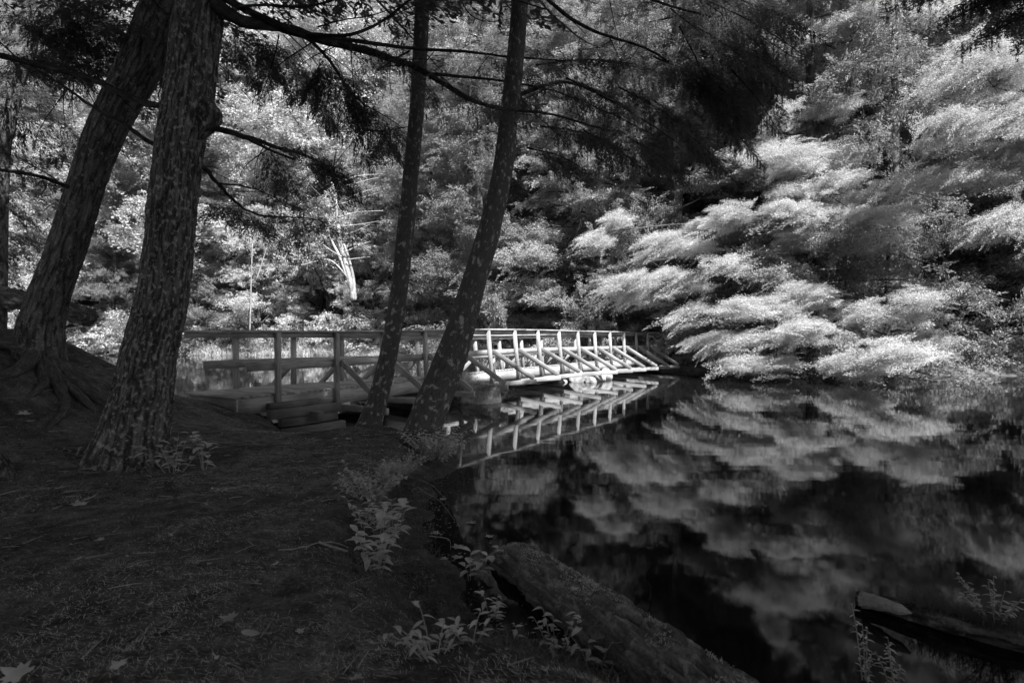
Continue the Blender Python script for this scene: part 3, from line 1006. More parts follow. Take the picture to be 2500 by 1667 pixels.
# small thin stem at far left edge
p3 = W(-10, 560, 9.0); p3[2] = gz(p3[0], p3[1])
t3 = empty('thin_tree', tuple(p3), 'thin dark sapling trunk standing at the extreme left edge behind the leaning tree', 'tree')
mb = MB(); pp = spline([p3, W(2, 400, 9), W(20, 290, 9), W(40, 200, 9), W(75, 100, 9), W(100, -60, 9)], 120)
tube(mb, pp, np.linspace(.12, .06, 120), 24, bark_bump(.08, 1, 3)); mb.build('trunk', M['bark_old'], t3, smooth=True)
mb = MB(); rg3 = np.random.default_rng(4)
sprays(mb, [W(20, 290, 9), W(75, 100, 9), W(100, -60, 9)], 26, 1.5, .5, 1500, rg3, (.5, 0, -.3), 1.0, .06, .015, 0)
sprays(mb, [W(0, 560, 9.5), W(10, 420, 9.3), W(20, 300, 9.3)], 16, 1.4, .45, 1100, rg3, (.5, 0, -.2), .8, .06, .015, 0)
mb.build('foliage', M['leaf_near_shade'], t3)


# ------------------------------------------------------------------ forest tree kinds
def hemlock(name, ht, reach, nb, leaves, seed, mleaf, zlow=1.5, loc=(0, 0, 0), leafL=.14, leafW=.042, bark='bark_far', r0=.22):
    leafL *= .8; leafW *= .8; leaves = int(leaves * 1.4)
    rg = np.random.default_rng(seed)
    root = empty(name, loc)
    path = spline([(0, 0, -.5), (rg.normal(0, .15), rg.normal(0, .15), ht * .4), (rg.normal(0, .3), rg.normal(0, .3), ht)], 40)
    tb = MB(); tube(tb, path + np.array(loc), np.linspace(r0, .03, 40), 14, bark_bump(.08, .5, seed))
    mb = MB()
    for k in range(nb):
        f = (k + .5) / nb
        z = zlow + (ht - zlow) * f ** 1.05
        p = path[int(np.argmin(abs(path[:, 2] - z)))] + np.array(loc)
        az = k * 2.399 + rg.uniform(-.4, .4)
        r = reach * (1 - f) ** .65 * rg.uniform(.6, 1.15) + .35
        dr = rg.uniform(.05, .35)
        e = p + np.array([math.cos(az) * r, math.sin(az) * r, -dr * r])
        wd = r * rg.uniform(.34, .5)
        nl = int(leaves * (r * wd) / (reach * reach * .4)) + 60
        o_ = (e - p) / r
        cards(mb, *wisps(p + (e - p) * .62, np.abs(o_) * r * .42 + [.28, .28, .14], int(nl / 130) + 3, min(1.2, r * .5), .11, o_ * .7 + np.array([.5, 0, .12]), 130, rg, leafL, leafW))
        if r > 1.2: tube(tb, spline([p, (p + e) / 2 + [0, 0, .08 * r], e], 7), np.linspace(.045, .008, 7), 5)
    tb.build('trunk', M[bark], root, smooth=True)
    mb.build('foliage', M[mleaf], root)
    return root


def broadleaf(name, ht, reach, nc, leaves, seed, mleaf, zlow=.35, leafL=.11, leafW=.045, bark='bark_far', r0=.18):
    rg = np.random.default_rng(seed)
    root = empty(name, (0, 0, 0))
    path = spline([(0, 0, -.5), (rg.normal(0, .2), rg.normal(0, .2), ht * .4), (rg.normal(0, .5), rg.normal(0, .5), ht * .92)], 30)
    tb = MB(); tube(tb, path, np.linspace(r0, .04, 30), 12, bark_bump(.06, .5, seed))
    mb = MB()
    for k in range(nc):
        f = rg.uniform(0, 1)
        z = ht * (zlow + (1 - zlow) * f)
        rr_ = reach * math.sin(math.pi * min(.97, .22 + .75 * f)) ** .7
        az = rg.uniform(0, 2 * np.pi); q = rr_ * rg.uniform(.25, 1) ** .6
        c = np.array([math.cos(az) * q, math.sin(az) * q, z])
        cr_ = rg.uniform(.5, 1.3)
        cards(mb, *wisps(c, (cr_, cr_, cr_ * .55), int(leaves / 60) + 1, .55 * cr_, .13 * cr_, (rg.normal(0, .5) + .5, rg.normal(0, .5), .1), 60, rg, leafL, leafW))
        if k % 2 == 0:
            s = path[int(np.argmin(abs(path[:, 2] - max(.5, z - q * .7))))]
            tube(tb, spline([s, (s + c) / 2 + [0, 0, .2], c], 7), np.linspace(.05, .01, 7), 5)
    tb.build('trunk', M[bark], root, smooth=True)
    mb.build('foliage', M[mleaf], root)
    return root


used = set()


def landmark(px_):
    for lim, t in ((130, 'behind the leaning tree at the far left'), (300, 'seen between the two big left trunks'), (480, 'behind the large front tree'), (700, 'above the near end of the footbridge'), (880, 'around the white dead tree'),
                   (1080, 'seen between the slender and the bowed trunk'), (1350, 'right of the bowed trunk above the bridge'), (1600, 'above the far end of the footbridge'), (1900, 'behind the bright layered boughs'), (2150, 'behind the dipping boughs at the right')):
        if px_ < lim: return t
    return 'at the right edge of the view'


def place(src, loc, rz, sc, label, cat, group=None):
    """first use moves the source itself, later uses copy it and each of its parts"""
    if src.name in used:
        r = src.copy(); COL.objects.link(r)
        for ch in src.children:
            c = ch.copy(); COL.objects.link(c); c.parent = r
    else:
        r = src; used.add(src.name)
    r.location = loc; r.rotation_euler = (0, 0, rz); r.scale = (sc, sc, sc)
    r['label'] = label; r['category'] = cat
    if group: r['group'] = group
    elif 'group' in r: del r['group']
    return r


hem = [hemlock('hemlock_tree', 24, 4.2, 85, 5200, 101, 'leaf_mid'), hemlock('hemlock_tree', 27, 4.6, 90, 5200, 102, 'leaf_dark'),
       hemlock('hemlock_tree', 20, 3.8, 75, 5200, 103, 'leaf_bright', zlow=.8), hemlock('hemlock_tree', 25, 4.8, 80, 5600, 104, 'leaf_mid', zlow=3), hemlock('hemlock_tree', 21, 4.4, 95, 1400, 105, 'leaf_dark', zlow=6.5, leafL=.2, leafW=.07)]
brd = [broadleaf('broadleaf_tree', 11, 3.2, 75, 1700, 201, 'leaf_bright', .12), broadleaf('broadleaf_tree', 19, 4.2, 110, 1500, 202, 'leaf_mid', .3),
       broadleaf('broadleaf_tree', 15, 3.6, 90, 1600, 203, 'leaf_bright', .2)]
shr = [broadleaf('shrub', 2.0, 1.1, 16, 500, 301, 'leaf_bright', .1, .10, .06, r0=.03), broadleaf('shrub', 1.3, 1.0, 12, 500, 302, 'leaf_mid', .1, .09, .05, r0=.03)]

rf = random.Random(12)
pts_ = []


def try_place(px_, D, dmin):
    x = (px_ * S25 - 1250) / FPX * D
    for (a, b) in pts_:
        if (a - x) ** 2 + (b - D) ** 2 < dmin * dmin: return None
    d = float(sdist(FAR, np.array([x]), np.array([D]))[0])
    if d < .8: return None
    pts_.append((x, D))
    return x, D, gz(x, D)


def region(px_):
    return 'left' if px_ < 900 else ('middle' if px_ < 1500 else 'right')


plan = []
for k in range(1300):
    px_ = rf.uniform(-500, 2900); 
    D = rf.uniform(20, 78)
    g = try_place(px_, D, 3.4 if D < 40 else 4.6)
    if not g: continue
    d = float(sdist(FAR, np.array([g[0]]), np.array([g[1]]))[0])
    if d > 38: pts_.pop(); continue
    plan.append((px_, g, d))
plan.sort(key=lambda q: q[1][1])
plan = plan[:200]
for px_, (x, y, z), d in plan:
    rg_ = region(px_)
    if 470 < px_ < 900 and d < 14:  # clearing glow put into leaf colour: pale kinds here, darker ones around
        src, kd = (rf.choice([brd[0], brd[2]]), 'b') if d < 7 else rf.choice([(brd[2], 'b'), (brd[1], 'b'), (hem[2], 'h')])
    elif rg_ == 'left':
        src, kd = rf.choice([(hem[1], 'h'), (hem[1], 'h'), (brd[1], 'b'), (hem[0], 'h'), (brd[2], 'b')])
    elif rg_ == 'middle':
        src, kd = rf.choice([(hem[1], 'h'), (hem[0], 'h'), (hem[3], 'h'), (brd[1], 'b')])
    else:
        src, kd = rf.choice([(hem[1], 'h'), (hem[1], 'h'), (hem[3], 'h')])  # dark leaf colour stands in for shade behind the pale boughs
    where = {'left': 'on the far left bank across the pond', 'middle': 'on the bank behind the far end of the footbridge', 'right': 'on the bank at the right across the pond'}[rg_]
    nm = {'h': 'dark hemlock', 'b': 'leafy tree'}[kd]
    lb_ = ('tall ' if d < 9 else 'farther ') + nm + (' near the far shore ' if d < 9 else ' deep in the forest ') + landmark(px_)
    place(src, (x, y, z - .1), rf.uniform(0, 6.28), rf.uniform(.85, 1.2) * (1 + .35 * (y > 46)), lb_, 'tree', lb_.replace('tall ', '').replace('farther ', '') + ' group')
for px_ in (430, 560, 650, 760, 840, 960, 1060, 1150, 1260, 1360, 1440, 1540):
    D = rf.uniform(44, 56); x = (px_ * S25 - 1250) / FPX * D
    place(rf.choice([brd[2], brd[2], hem[2]]), (x, D, gz(x, D) - .1), rf.uniform(0, 6.28), 2.0, 'very tall pale tree far back ' + landmark(px_), 'tree', 'very tall trees ' + landmark(px_))
# shrubs along the far shore
for k in range(90):
    px_ = rf.uniform(-100, 2600)
    D = np.interp(px_, [p for p, _ in _far], [d for _, d in _far]) + rf.uniform(.9, 3.5)
    x = (px_ * S25 - 1250) / FPX * D
    rg_ = region(px_)
    where = {'left': 'on the far left shore', 'middle': 'on the shore behind the footbridge', 'right': 'at the water edge on the right shore'}[rg_]
    place(rf.choice(shr), (x, D, gz(x, D) - .1), rf.uniform(0, 6.28), rf.uniform(.7, 1.3) * (1.25 if rg_ == 'left' else .8), 'low leafy shrub on the far shore ' + landmark(px_), 'shrub', 'shrubs ' + landmark(px_))

# ---- feature trees on the right bank; each mass is a stack of fan-like boughs: x0,y0,x1,y1 (2352 px), depth, number, tip side
feat = [
    ('sunlit_hemlock', (1745, 23.8), 'bright hemlock whose layered boughs sweep over the far end of the footbridge', 'leaf_pale', [
        (1483, 504, 1706, 566, 21.8, 9, -1), (1395, 633, 1640, 694, 21.6, 10, -1), (1430, 560, 1560, 640, 22.0, 3, -1), (1600, 563, 1800, 620, 20.8, 7, -1), (1580, 755, 1690, 805, 20.6, 6, -1),
        (1671, 655, 1894, 720, 19.0, 11, 1), (1688, 735, 1876, 838, 18.0, 12, 1), (1490, 700, 1600, 740, 21.4, 4, -1), (1350, 500, 1470, 560, 22, 5, -1), (1600, 470, 1740, 520, 20.5, 5, 1)]),
    ('spreading_hemlock', (1925, 24.5), 'tall pale hemlock with broad fans of foliage in the middle of the right bank', 'leaf_pale', [
        (1753, 320, 1990, 400, 20.5, 13, 1), (1780, 390, 2010, 500, 20.0, 16, 1), (1730, 430, 1880, 560, 20.5, 9, 1), (1880, 480, 2020, 560, 20.5, 6, 1), (1905, 55, 2010, 125, 21.5, 6, 1), (1940, -20, 2040, 50, 21.5, 4, 1),
        (1700, 240, 1800, 300, 21.5, 4, -1), (1850, 180, 1960, 260, 21.5, 4, 1), (2010, 480, 2110, 530, 20.5, 5, 1)]),
    ('dipping_hemlock', (2040, 22.2), 'hemlock at the right whose lowest boughs dip almost to the dark water', 'leaf_pale', [
        (1985, 680, 2130, 760, 17.8, 8, 1), (1960, 790, 2110, 850, 16.4, 11, 1), (2110, 770, 2210, 820, 18.0, 3, 1), (1880, 800, 1990, 850, 17.5, 5, 1)]),
    ('edge_hemlock', (2440, 21.0), 'pale windswept hemlock filling the right edge of the view', 'leaf_pale', [
        (2150, 150, 2420, 250, 16.8, 13, -1), (2130, 220, 2420, 340, 16.5, 14, -1), (2110, 320, 2400, 410, 17.0, 12, -1), (2245, 425, 2430, 525, 16.3, 9, -1), (2200, 90, 2400, 160, 17.4, 5, -1)]),
]
for (nm, (tx, tD), lb, lm, bs_) in feat:
    rg = np.random.default_rng(len(nm) * 7)
    x = (tx * S25 - 1250) / FPX * tD; z = gz(x, tD)
    root = empty(nm, (x, tD, z), lb, 'tree')
    tb = MB(); mb = MB()
    pth = spline([(x, tD, z - .3), (x + .2, tD, 9), (x, tD, 21)], 60)
    tube(tb, pth, np.linspace(.26, .04, 60), 16, bark_bump(.08, .5, 3))
    for (x0, y0, x1, y1, d0, cnt, side) in bs_:
        c = W((x0 + x1) / 2, (y0 + y1) / 2, d0)
        a = at_z(pth, c[2] + .4); m_ = a + (c - a) * .5 + [0, 0, .25]
        tube(tb, spline([a, m_, c], 14), np.linspace(.06, .02, 14), 6)
        e0 = W(x0, (y0 + y1) / 2, d0); e1 = W(x1, (y0 + y1) / 2, d0); wm = e1[0] - e0[0]; hm = (y1 - y0) * S25 / FPX * d0
        nb_ = max(2, int(cnt * .52))
        for k in range(nb_):
            xx = rg.uniform(.05, .95); yy = rg.uniform(0, 1)
            cc = np.array([e0[0] + wm * xx, d0 + rg.uniform(-.8, .8), W(0, y1, d0)[2] + hm * yy])
            eb = np.array([wm * .25, .75, rg.uniform(.16, .36)]); dv = np.array([side * 1.0, rg.uniform(-.5, .2), side * rg.uniform(.12, .55)])
            nw = int(34 * (wm * .3) / .8) + 12
            cards(mb, *wisps(cc, eb, nw, rg.uniform(.7, 1.2), .085, dv, 340, rg))
            tube(tb, spline([c, (c + cc) / 2, cc, cc + dv * .5], 12), np.linspace(.02, .005, 12), 5)
    for k in range(26):                                     # upper crown
        zz = 12 + 9 * (k + .5) / 26; p = at_z(pth, zz); az = k * 2.4; r = 3.4 * (1 - k / 30)
        e = p + np.array([math.cos(az) * r, math.sin(az) * r, -.2 * r])
        cards(mb, *bough(p, e, r * .42, 2600, rg, .1, .13, .04, .1, 10, .2))
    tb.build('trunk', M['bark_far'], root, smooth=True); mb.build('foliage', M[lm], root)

# dark overhanging hemlock at the upper right, nearer than the rest
rg = np.random.default_rng(77)
ox, oy = 8.8, 5.0
o_root = empty('overhanging_tree', (ox, oy, gz(ox, oy)), 'dark near boughs hanging into the top right corner above the pond', 'tree')
opth = spline([(ox, oy, gz(ox, oy) - .3), (ox - .2, oy, 5), (ox - .1, oy, 12)], 60)
tb = MB(); mb = MB(); tube(tb, opth, np.linspace(.22, .05, 60), 16, bark_bump(.08, .5, 3))
for (x0, y0, x1, y1, d1, wd) in [(2400, 0, 1960, -30, 8.6, .7), (2400, 0, 2080, 20, 8.2, .7), (2400, 40, 2160, 60, 8.0, .7), (2400, 60, 2240, 95, 7.8, .6), (2400, 0, 1900, -80, 9.0, .7), (2400, -60, 2050, -60, 8.6, .8), (2400, -40, 2250, 10, 7.8, .7),
                                 (2400, 20, 2330, 110, 7.6, .6)]:
    b = W(x1, y1, d1); a = at_z(opth, min(b[2] + .5, 11)); n_ = 9000
    cards(mb, *bough(a, b, wd * 1.2, n_, rg, .05, .06, .014, .07, 26, .2, .35))
    m_ = a + (b - a) * .6
    for q_ in range(2):
        cards(mb, *bough(m_, b + rg.normal(0, .45, 3) * [1, 1, .4], wd * .8, 4500, rg, .05, .06, .014, .07, 18, .2, .1))
    tube(tb, spline([a, (a + b) / 2 + [0, 0, .2], b], 12), np.linspace(.04, .006, 12), 6)
tb.build('trunk', M['bark_far'], o_root, smooth=True); mb.build('foliage', M['leaf_near_shade'], o_root)

# ---- pale dead trees
def dead_tree(name, lb, stems, twigs, D):
    b = W(*stems[0][0][0], D); root = empty(name, (b[0], b[1], gz(b[0], b[1])), lb, 'tree')
    tb = MB()
    for pts, r in stems:
        q = [W(a, c, D) for a, c in pts]
        tube(tb, spline(q, 30), np.linspace(r, r * .6, 30), 10)
    tb.build('trunk', M['bark_pale'], root, smooth=True)
    for pts, r in twigs:
        mb = MB(); q = [W(a, c, D - .3) for a, c in pts]
        tube(mb, spline(q, 14), np.linspace(r, r * .4, 14), 6); mb.build('branch', M['bark_pale'], root, smooth=True)


dead_tree('dead_tree', 'bare sunlit white trunk fanning from one base beyond the pond, left of the slender trunks',
          [([(812, 690), (806, 650), (793, 600), (782, 560), (776, 500), (770, 450), (762, 420)], .17),
           ([(812, 690), (802, 650), (780, 590), (765, 560), (750, 530)], .11), ([(816, 690), (812, 640), (800, 590), (790, 560)], .10)],
          [([(800, 640), (775, 610), (752, 596), (720, 602), (690, 610)], .06), ([(785, 590), (760, 575), (742, 562)], .06), ([(790, 580), (830, 562), (850, 555)], .05),
           ([(795, 597), (830, 592), (850, 590)], .04), ([(776, 500), (820, 488), (880, 484)], .05), ([(780, 470), (830, 455), (880, 440)], .05), ([(790, 460), (840, 440), (875, 430)], .05),
           ([(786, 520), (830, 515), (870, 508)], .04), ([(790, 540), (820, 530), (850, 515)], .05), ([(780, 420), (820, 405), (880, 400)], .05), ([(790, 430), (840, 415), (870, 408)], .04)], 36)
dead_tree('dead_tree', 'thin pale stem among bright bushes beyond the left end of the footbridge rail',
          [([(574, 760), (576, 700), (577, 640), (580, 560)], .045), ([(590, 640), (600, 610), (612, 570)], .04)], [([(600, 611), (620, 610), (640, 614)], .03)], 40)
dead_tree('dead_tree', 'pale dead trunk with bare twigs at the top, behind the dark boughs',
          [([(1556, 900), (1557, 700), (1557, 480), (1555, 300), (1560, 120), (1558, -60)], .24)],
          [([(1557, 470), (1520, 455), (1470, 448), (1420, 450)], .05), ([(1557, 480), (1590, 465), (1610, 455)], .05), ([(1560, 60), (1590, 40), (1620, 10)], .05), ([(1560, 90), (1590, 75), (1610, 60)], .05),
           ([(1558, 100), (1530, 90), (1510, 70)], .04), ([(1556, 280), (1500, 275), (1450, 262)], .05), ([(1556, 300), (1490, 290), (1440, 280)], .04), ([(1557, 490), (1500, 488), (1460, 475)], .04)], 28)

# trees standing behind the camera: they shade the near bank
shade = [(x + rf.uniform(-.6, .6), y + rf.uniform(-.5, .5)) for x in (-9.5, -6, -2.6, .8, 4.2, 7.6, 11) for y in (-3.8, -7.2, -10.6)] + [(-11.5, .5), (-12.5, 4.5), (-14, 9.5), (9.8, -.8), (13, -3), (5.3, .4), (1.7, -1.2)]
for k, (x, y) in enumerate(shade):
    place(hem[4], (x, y, gz(x, y) - .1), k * 1.3, 1.1, 'hemlock on the near bank behind the viewpoint', 'tree', 'hemlocks behind the viewpoint')

# ------------------------------------------------------------------ logs
def log(name, pts, rad, lb, mt, n=200, sides=90, amp=.28, seed=0, cap=True):
    pts = np.array(pts, float); path = spline(pts, n)
    r = np.interp(np.linspace(0, 1, n), np.linspace(0, 1, len(rad)), rad)
    root = empty(name, tuple(path[0]), lb, 'log')
    mb = MB(); tube(mb, path, r, sides, bark_bump(amp, .8, seed)); mb.build('trunk', mt, root, smooth=True)
    return root, path, r


l1, lp1, lr1 = log('mossy_log', [(-.2, 3.95, -.10), (.02, 3.72, .0), (.40, 3.0, .04), (.76, 2.3, .05), (1.3, 1.35, .05)], [.03, .10, .15, .155, .16, .165, .17, .17, .17], 'broad mossy log lying half in the water at the bottom centre', M['log'], seed=41)
mb = MB(); rg = np.random.default_rng(9)
k = rg.integers(20, 190, 16000); an = rg.uniform(-.3, 2.2, 16000)
T_, A_, B_ = frames(lp1)
Pm = lp1[k] + lr1[k][:, None] * 1.01 * (np.stack([np.cos(an) * .74, np.cos(an) * .62, np.sin(an)], 1))
Pm = Pm + rg.normal(0, .006, Pm.shape)
keep = vnoise(Pm * 9, 3) > .42
Pm = Pm[keep]
cards(mb, Pm, rg.normal(0, .5, Pm.shape) + [0, 0, .8], rg.normal(0, 1, Pm.shape), .014, .004)
mb.build('moss', M['moss'], l1)  # moss, made paler so it also carries sky light along the log edge
l2, lp2, lr2 = log('floating_log', [(1.96, 3.22, .035), (2.3, 2.9, .045), (2.75, 2.55, .04), (3.5, 1.9, .03)], [.04, .055, .055, .07, .075], 'dark half-sunk log with a pale broken end at the lower right', M['bark_old'], seed=43)
mb = MB(); _a = W5(2104, 1464, 3.12) + [0, 0, .012]; _b = W5(2225, 1502, 2.90) + [0, 0, .012]; tube(mb, spline([_a + [-.01, 0, -.01], (_a * 2 + _b) / 3, _b], 50), np.interp(np.linspace(0, 1, 50), [0, .04, .5, .85, 1], [.02, .042, .038, .026, .004]), 40, bark_bump(.35, 1.2, 9)); mb.build('broken_end', M['log_end'], l2)
a = W(-60, 668, 9.2); b = W(206, 727, 8.6)
l3, _, _ = log('fallen_log', [a, (a + b) / 2 + [0, 0, .02], b], [.16, .15, .14], 'dark fallen log with a sawn end propped behind the leaning tree at the left', M['bark_old'], seed=47)
a = np.array([-7.3, 9.3, 0]); pts = []
for s in np.linspace(0, 1, 6):
    q = a + (np.array([-4.35, 9.9, 0]) - a) * s; q[2] = gz(q[0], q[1]) + .05; pts.append(q)


# ------------------------------------------------------------------ plants
def leafshape(mb, p, d, L_, Wd, up=(0, 0, 1), droop=.3):
    d = np.asarray(d, float); d = d / np.linalg.norm(d)
    s = np.cross(d, up); s /= np.linalg.norm(s) + 1e-9
    n = np.cross(s, d)
    prof = [(0, 0), (.18, .62), (.42, 1), (.7, .72), (1, 0)]
    v = []; 
    for (t, w_) in prof:
        c = p + d * L_ * t - np.array([0, 0, 1]) * droop * L_ * t * t
        v += [c + s * w_ * Wd / 2 + n * .12 * Wd * w_, c, c - s * w_ * Wd / 2 + n * .12 * Wd * w_]
    q = []
    for k in range(4):
        q += [(k * 3, k * 3 + 1, k * 3 + 4, k * 3 + 3), (k * 3 + 1, k * 3 + 2, k * 3 + 5, k * 3 + 4)]
    mb.add(v, q)


def plant(name, x, y, lb, h=.25, stems=3, nl=10, LL=.06, LW=.03, spread=.12, group=None, seed=0, m='leaf_plant', cat='plant', lean=(0, 0)):
    r = random.Random(seed)
    z = gz(x, y) - .01
    root = empty(name, (x, y, z), lb, cat, group)
    sb = MB(); lbm = MB()
    for s in range(stems):
        an = r.uniform(0, 6.28); sp = spread * r.uniform(.3, 1)
        a = np.array([x + math.cos(an) * sp * .3, y + math.sin(an) * sp * .3, z]); hh = h * r.uniform(.6, 1.1)
        e = a + np.array([math.cos(an) * sp + lean[0] * hh, math.sin(an) * sp + lean[1] * hh, hh])
        path = spline([a, (a + e) / 2 + [0, 0, hh * .12], e], 12)
        tube(sb, path, np.linspace(.0035, .0015, 12), 5)
        for k in range(nl):
            t = .12 + .88 * (k + 1) / nl
            p = path[min(11, int(t * 11))]
            la = k * 2.2 + r.uniform(-.5, .5)
            d = (math.cos(la), math.sin(la), r.uniform(-.1, .5))
            sc_ = r.uniform(.7, 1.2)
            leafshape(lbm, p, d, LL * sc_, LW * sc_, droop=r.uniform(.1, .5))
    sb.build('stem', M['twig'], root, smooth=True)
    lbm.build('leaves', M[m], root)
    return root


def PL(px_, py_, z=.3):
    """walk along the view ray until it meets the ground or the water"""
    p = np.array([0, 0, H]); d = WZ(px_, py_, 0) - p; d = d / d[1]
    ys = np.arange(1.2, 30, .02); q = p + d * ys[:, None]
    hgt = np.maximum(height(q[:, 0], q[:, 1]), 0)
    k = np.argmax(q[:, 2] <= hgt)
    return float(q[k, 0]), float(q[k, 1])


PS = [('seedling', 400, 1085, 'bushy broad-leaved seedling at the foot of the large front tree', .30, 6, 7, .085, .05, .22),
      ('seedling', 470, 1080, 'taller upright seedling just right of the bushy one by the large front tree', .34, 4, 6, .08, .05, .12),
      ('seedling', 330, 1068, 'single round-leaved sprout against the base of the large front tree', .10, 1, 2, .07, .05, .03),
      ('seedling', 505, 1130, 'tiny three-leaved sprout on the bare path right of the large front tree', .05, 2, 2, .04, .025, .04),
      ('waterside_bush', 1000, 1058, 'dense fine-leaved bush wrapped round the foot of the bowed trunk', .36, 80, 18, .05, .026, .36),
      ('waterside_bush', 925, 1088, 'low fine-leaved bush left of the foot of the bowed trunk', .22, 40, 14, .036, .018, .30),
      ('waterside_plant', 850, 1150, 'leafy plant spilling over the bank edge above the tall-stemmed one', .28, 36, 12, .05, .022, .26),
      ('waterside_plant', 835, 1210, 'leafy plant drooping over the bank edge just above the thin forked stick', .22, 9, 8, .055, .026, .18),
      ('waterside_plant', 905, 1235, 'large round-leaved plant leaning out over the dark water by the bank', .26, 5, 6, .11, .065, .22),
      ('waterside_plant', 862, 1320, 'tall broad-leaved plant on the bank edge at the tip of the forked stick', .34, 7, 9, .085, .035, .16),
      ('waterside_plant', 840, 1265, 'pair of round leaves on a thin stem left of the tall bank plant', .20, 3, 5, .08, .045, .12),
      ('fern_plant', 1000, 1510, 'toothed-leaf plant clump in the dark grass below the log tip', .13, 9, 6, .058, .02, .17),
      ('fern_plant', 1080, 1475, 'five-leaved sprig in the grass right of the toothed-leaf clump', .14, 4, 5, .058, .022, .09),
      ('sprig', 1130, 1425, 'small starry sprig beside the tip of the mossy log', .16, 3, 6, .055, .024, .09),
      ('sprig', 1195, 1472, 'lone four-leaved sprig standing in the black grass under the log', .11, 1, 5, .05, .022, .03),
      ('sprig', 1275, 1510, 'many-leaved sprig in the grass against the lower side of the log', .22, 6, 8, .045, .02, .10),
      ('sprig', 1370, 1540, 'long-leaved sprig in the grass at the bottom edge below the log', .16, 3, 4, .08, .028, .10),
      ('sprig', 1430, 1560, 'small bright sprig right at the bottom edge below the log', .10, 2, 5, .035, .016, .05),
      ('sprig', 585, 938, 'small plant with pale leaves against the near end of the bridge deck', .14, 4, 5, .05, .03, .09),
      ('sprig', 660, 945, 'small pale plant growing on the crib timbers under the first bridge post', .12, 3, 4, .045, .022, .08),
      ('waterside_plant', 1080, 1330, 'loose broad-leaved plant over the water between the bank and the log tip', .22, 4, 5, .10, .045, .2)]
for k, (nm, a, b, lb, h, st, nl, LL_, LW_, sp) in enumerate(PS):
    x, y = PL(a, b)
    plant(nm, x, y, lb, h, st, nl, LL_, LW_, sp, seed=k + 50)
# plants on the floating log
for k, (dx, dy, lb) in enumerate([(2.42, 2.83, 'tufted small plant growing on the middle of the half-sunk log'), (2.72, 2.58, 'wiry little plant on the half-sunk log near the right edge'), (3.02, 2.3, 'low plant at the right-edge end of the half-sunk log')]):
    root = plant('log_plant', dx, dy, lb, .20, 14, 9, .035, .012, .16, seed=90 + k, group='plants on the half-sunk log'); root.location.z = .08
for k, (a, b, h, lb) in enumerate([(1990, 1568, .30, 'upright feathery stem in front of the half-sunk log at the bottom right'), (2060, 1590, .2, 'short feathery stem right of the upright one at the bottom right')]):
    p = WZ(a, b, 0.0); root = plant('water_weed', p[0], p[1], lb, h, 4, 16, .03, .010, .07, seed=97 + k); root.location.z = -.02


rgw = np.random.default_rng(3)
ki = rgw.integers(40, 195, 2600)
wp = lp2[ki] + rgw.normal(0, .035, (2600, 3)) * [1, 1, .2] + [0, 0, .045]
WEED_PTS = wp
# grasses, needles (uncountable)
def blades(name, pts, hmin, hmax, wd, m, seed, lean=.5, label=None, cat=None, hang=None):
    rg = np.random.default_rng(seed); n = len(pts)
    h = rg.uniform(hmin, hmax, n); d = rg.normal(0, lean, (n, 2)) * h[:, None]
    if hang is not None: d = d + np.array(hang) * h[:, None]
    base = np.asarray(pts); side = rg.normal(0, 1, (n, 3)); side[:, 2] = 0; side /= np.linalg.norm(side, axis=1)[:, None]
    mid = base + np.stack([d[:, 0] * .4, d[:, 1] * .4, h * .65], 1); tip = base + np.stack([d[:, 0], d[:, 1], h * (1 - .35 * np.hypot(d[:, 0], d[:, 1]) / h)], 1)
    v = np.stack([base - side * wd / 2, base + side * wd / 2, mid - side * wd * .4, mid + side * wd * .4, tip], 1).reshape(-1, 3)
    k = np.arange(n) * 5
    q = np.stack([k, k + 1, k + 3, k + 2], 1); t = np.stack([k + 2, k + 3, k + 4], 1)
    mb = MB(); mb.add(v, q, t)
    return mb.build(name, m)


def scatter(n, xr, yr, cond, rg):
    x = rg.uniform(*xr, n); y = rg.uniform(*yr, n)
    k = cond(x, y); x, y = x[k], y[k]
    return np.stack([x, y, height(x, y)], 1)


rg = np.random.default_rng(55)
P1 = scatter(90000, (-1.6, 3.0), (1.2, 8.0), lambda x, y: (lambda d: (d > -.06) & (d < .36 + .25 * (y < 3.2)) & (rg.uniform(0, 1, len(x)) < .75))(sdist(NEAR, x, y)), rg)
put(blades('grass', P1, .03, .10, .0022, M['grass'], 1, .8), kind='stuff')
P2 = scatter(60000, (-24, -6), (38, 52), lambda x, y: (lambda d: (d > -.8) & (d < 2.5))(sdist(FAR, x, y)), rg)
P2b = scatter(60000, (-14, 2), (26, 48), lambda x, y: (lambda d: (d > -.5) & (d < 1.6))(sdist(FAR, x, y)), rg)
put(blades('reeds', np.vstack([P2, P2b]), .25, .8, .04, M['reed'], 2, .55), kind='stuff')
o = blades('log_grass', WEED_PTS, .03, .13, .002, M['grass'], 6, .7); put(o, 'thin tangled grass growing along the top of the half-sunk log', 'grass')
# tuft beside the bush
x, y = PL(893, 1115); tp = np.array([x, y, gz(x, y)]) + np.random.default_rng(1).normal(0, .03, (900, 3)) * [1, 1, 0]
o = blades('grass_tuft', tp, .14, .30, .003, M['leaf_plant'], 3, .5, hang=(.35, -.25)); put(o, 'pale tuft of long drooping grass on the bank edge between the bushes', 'grass')
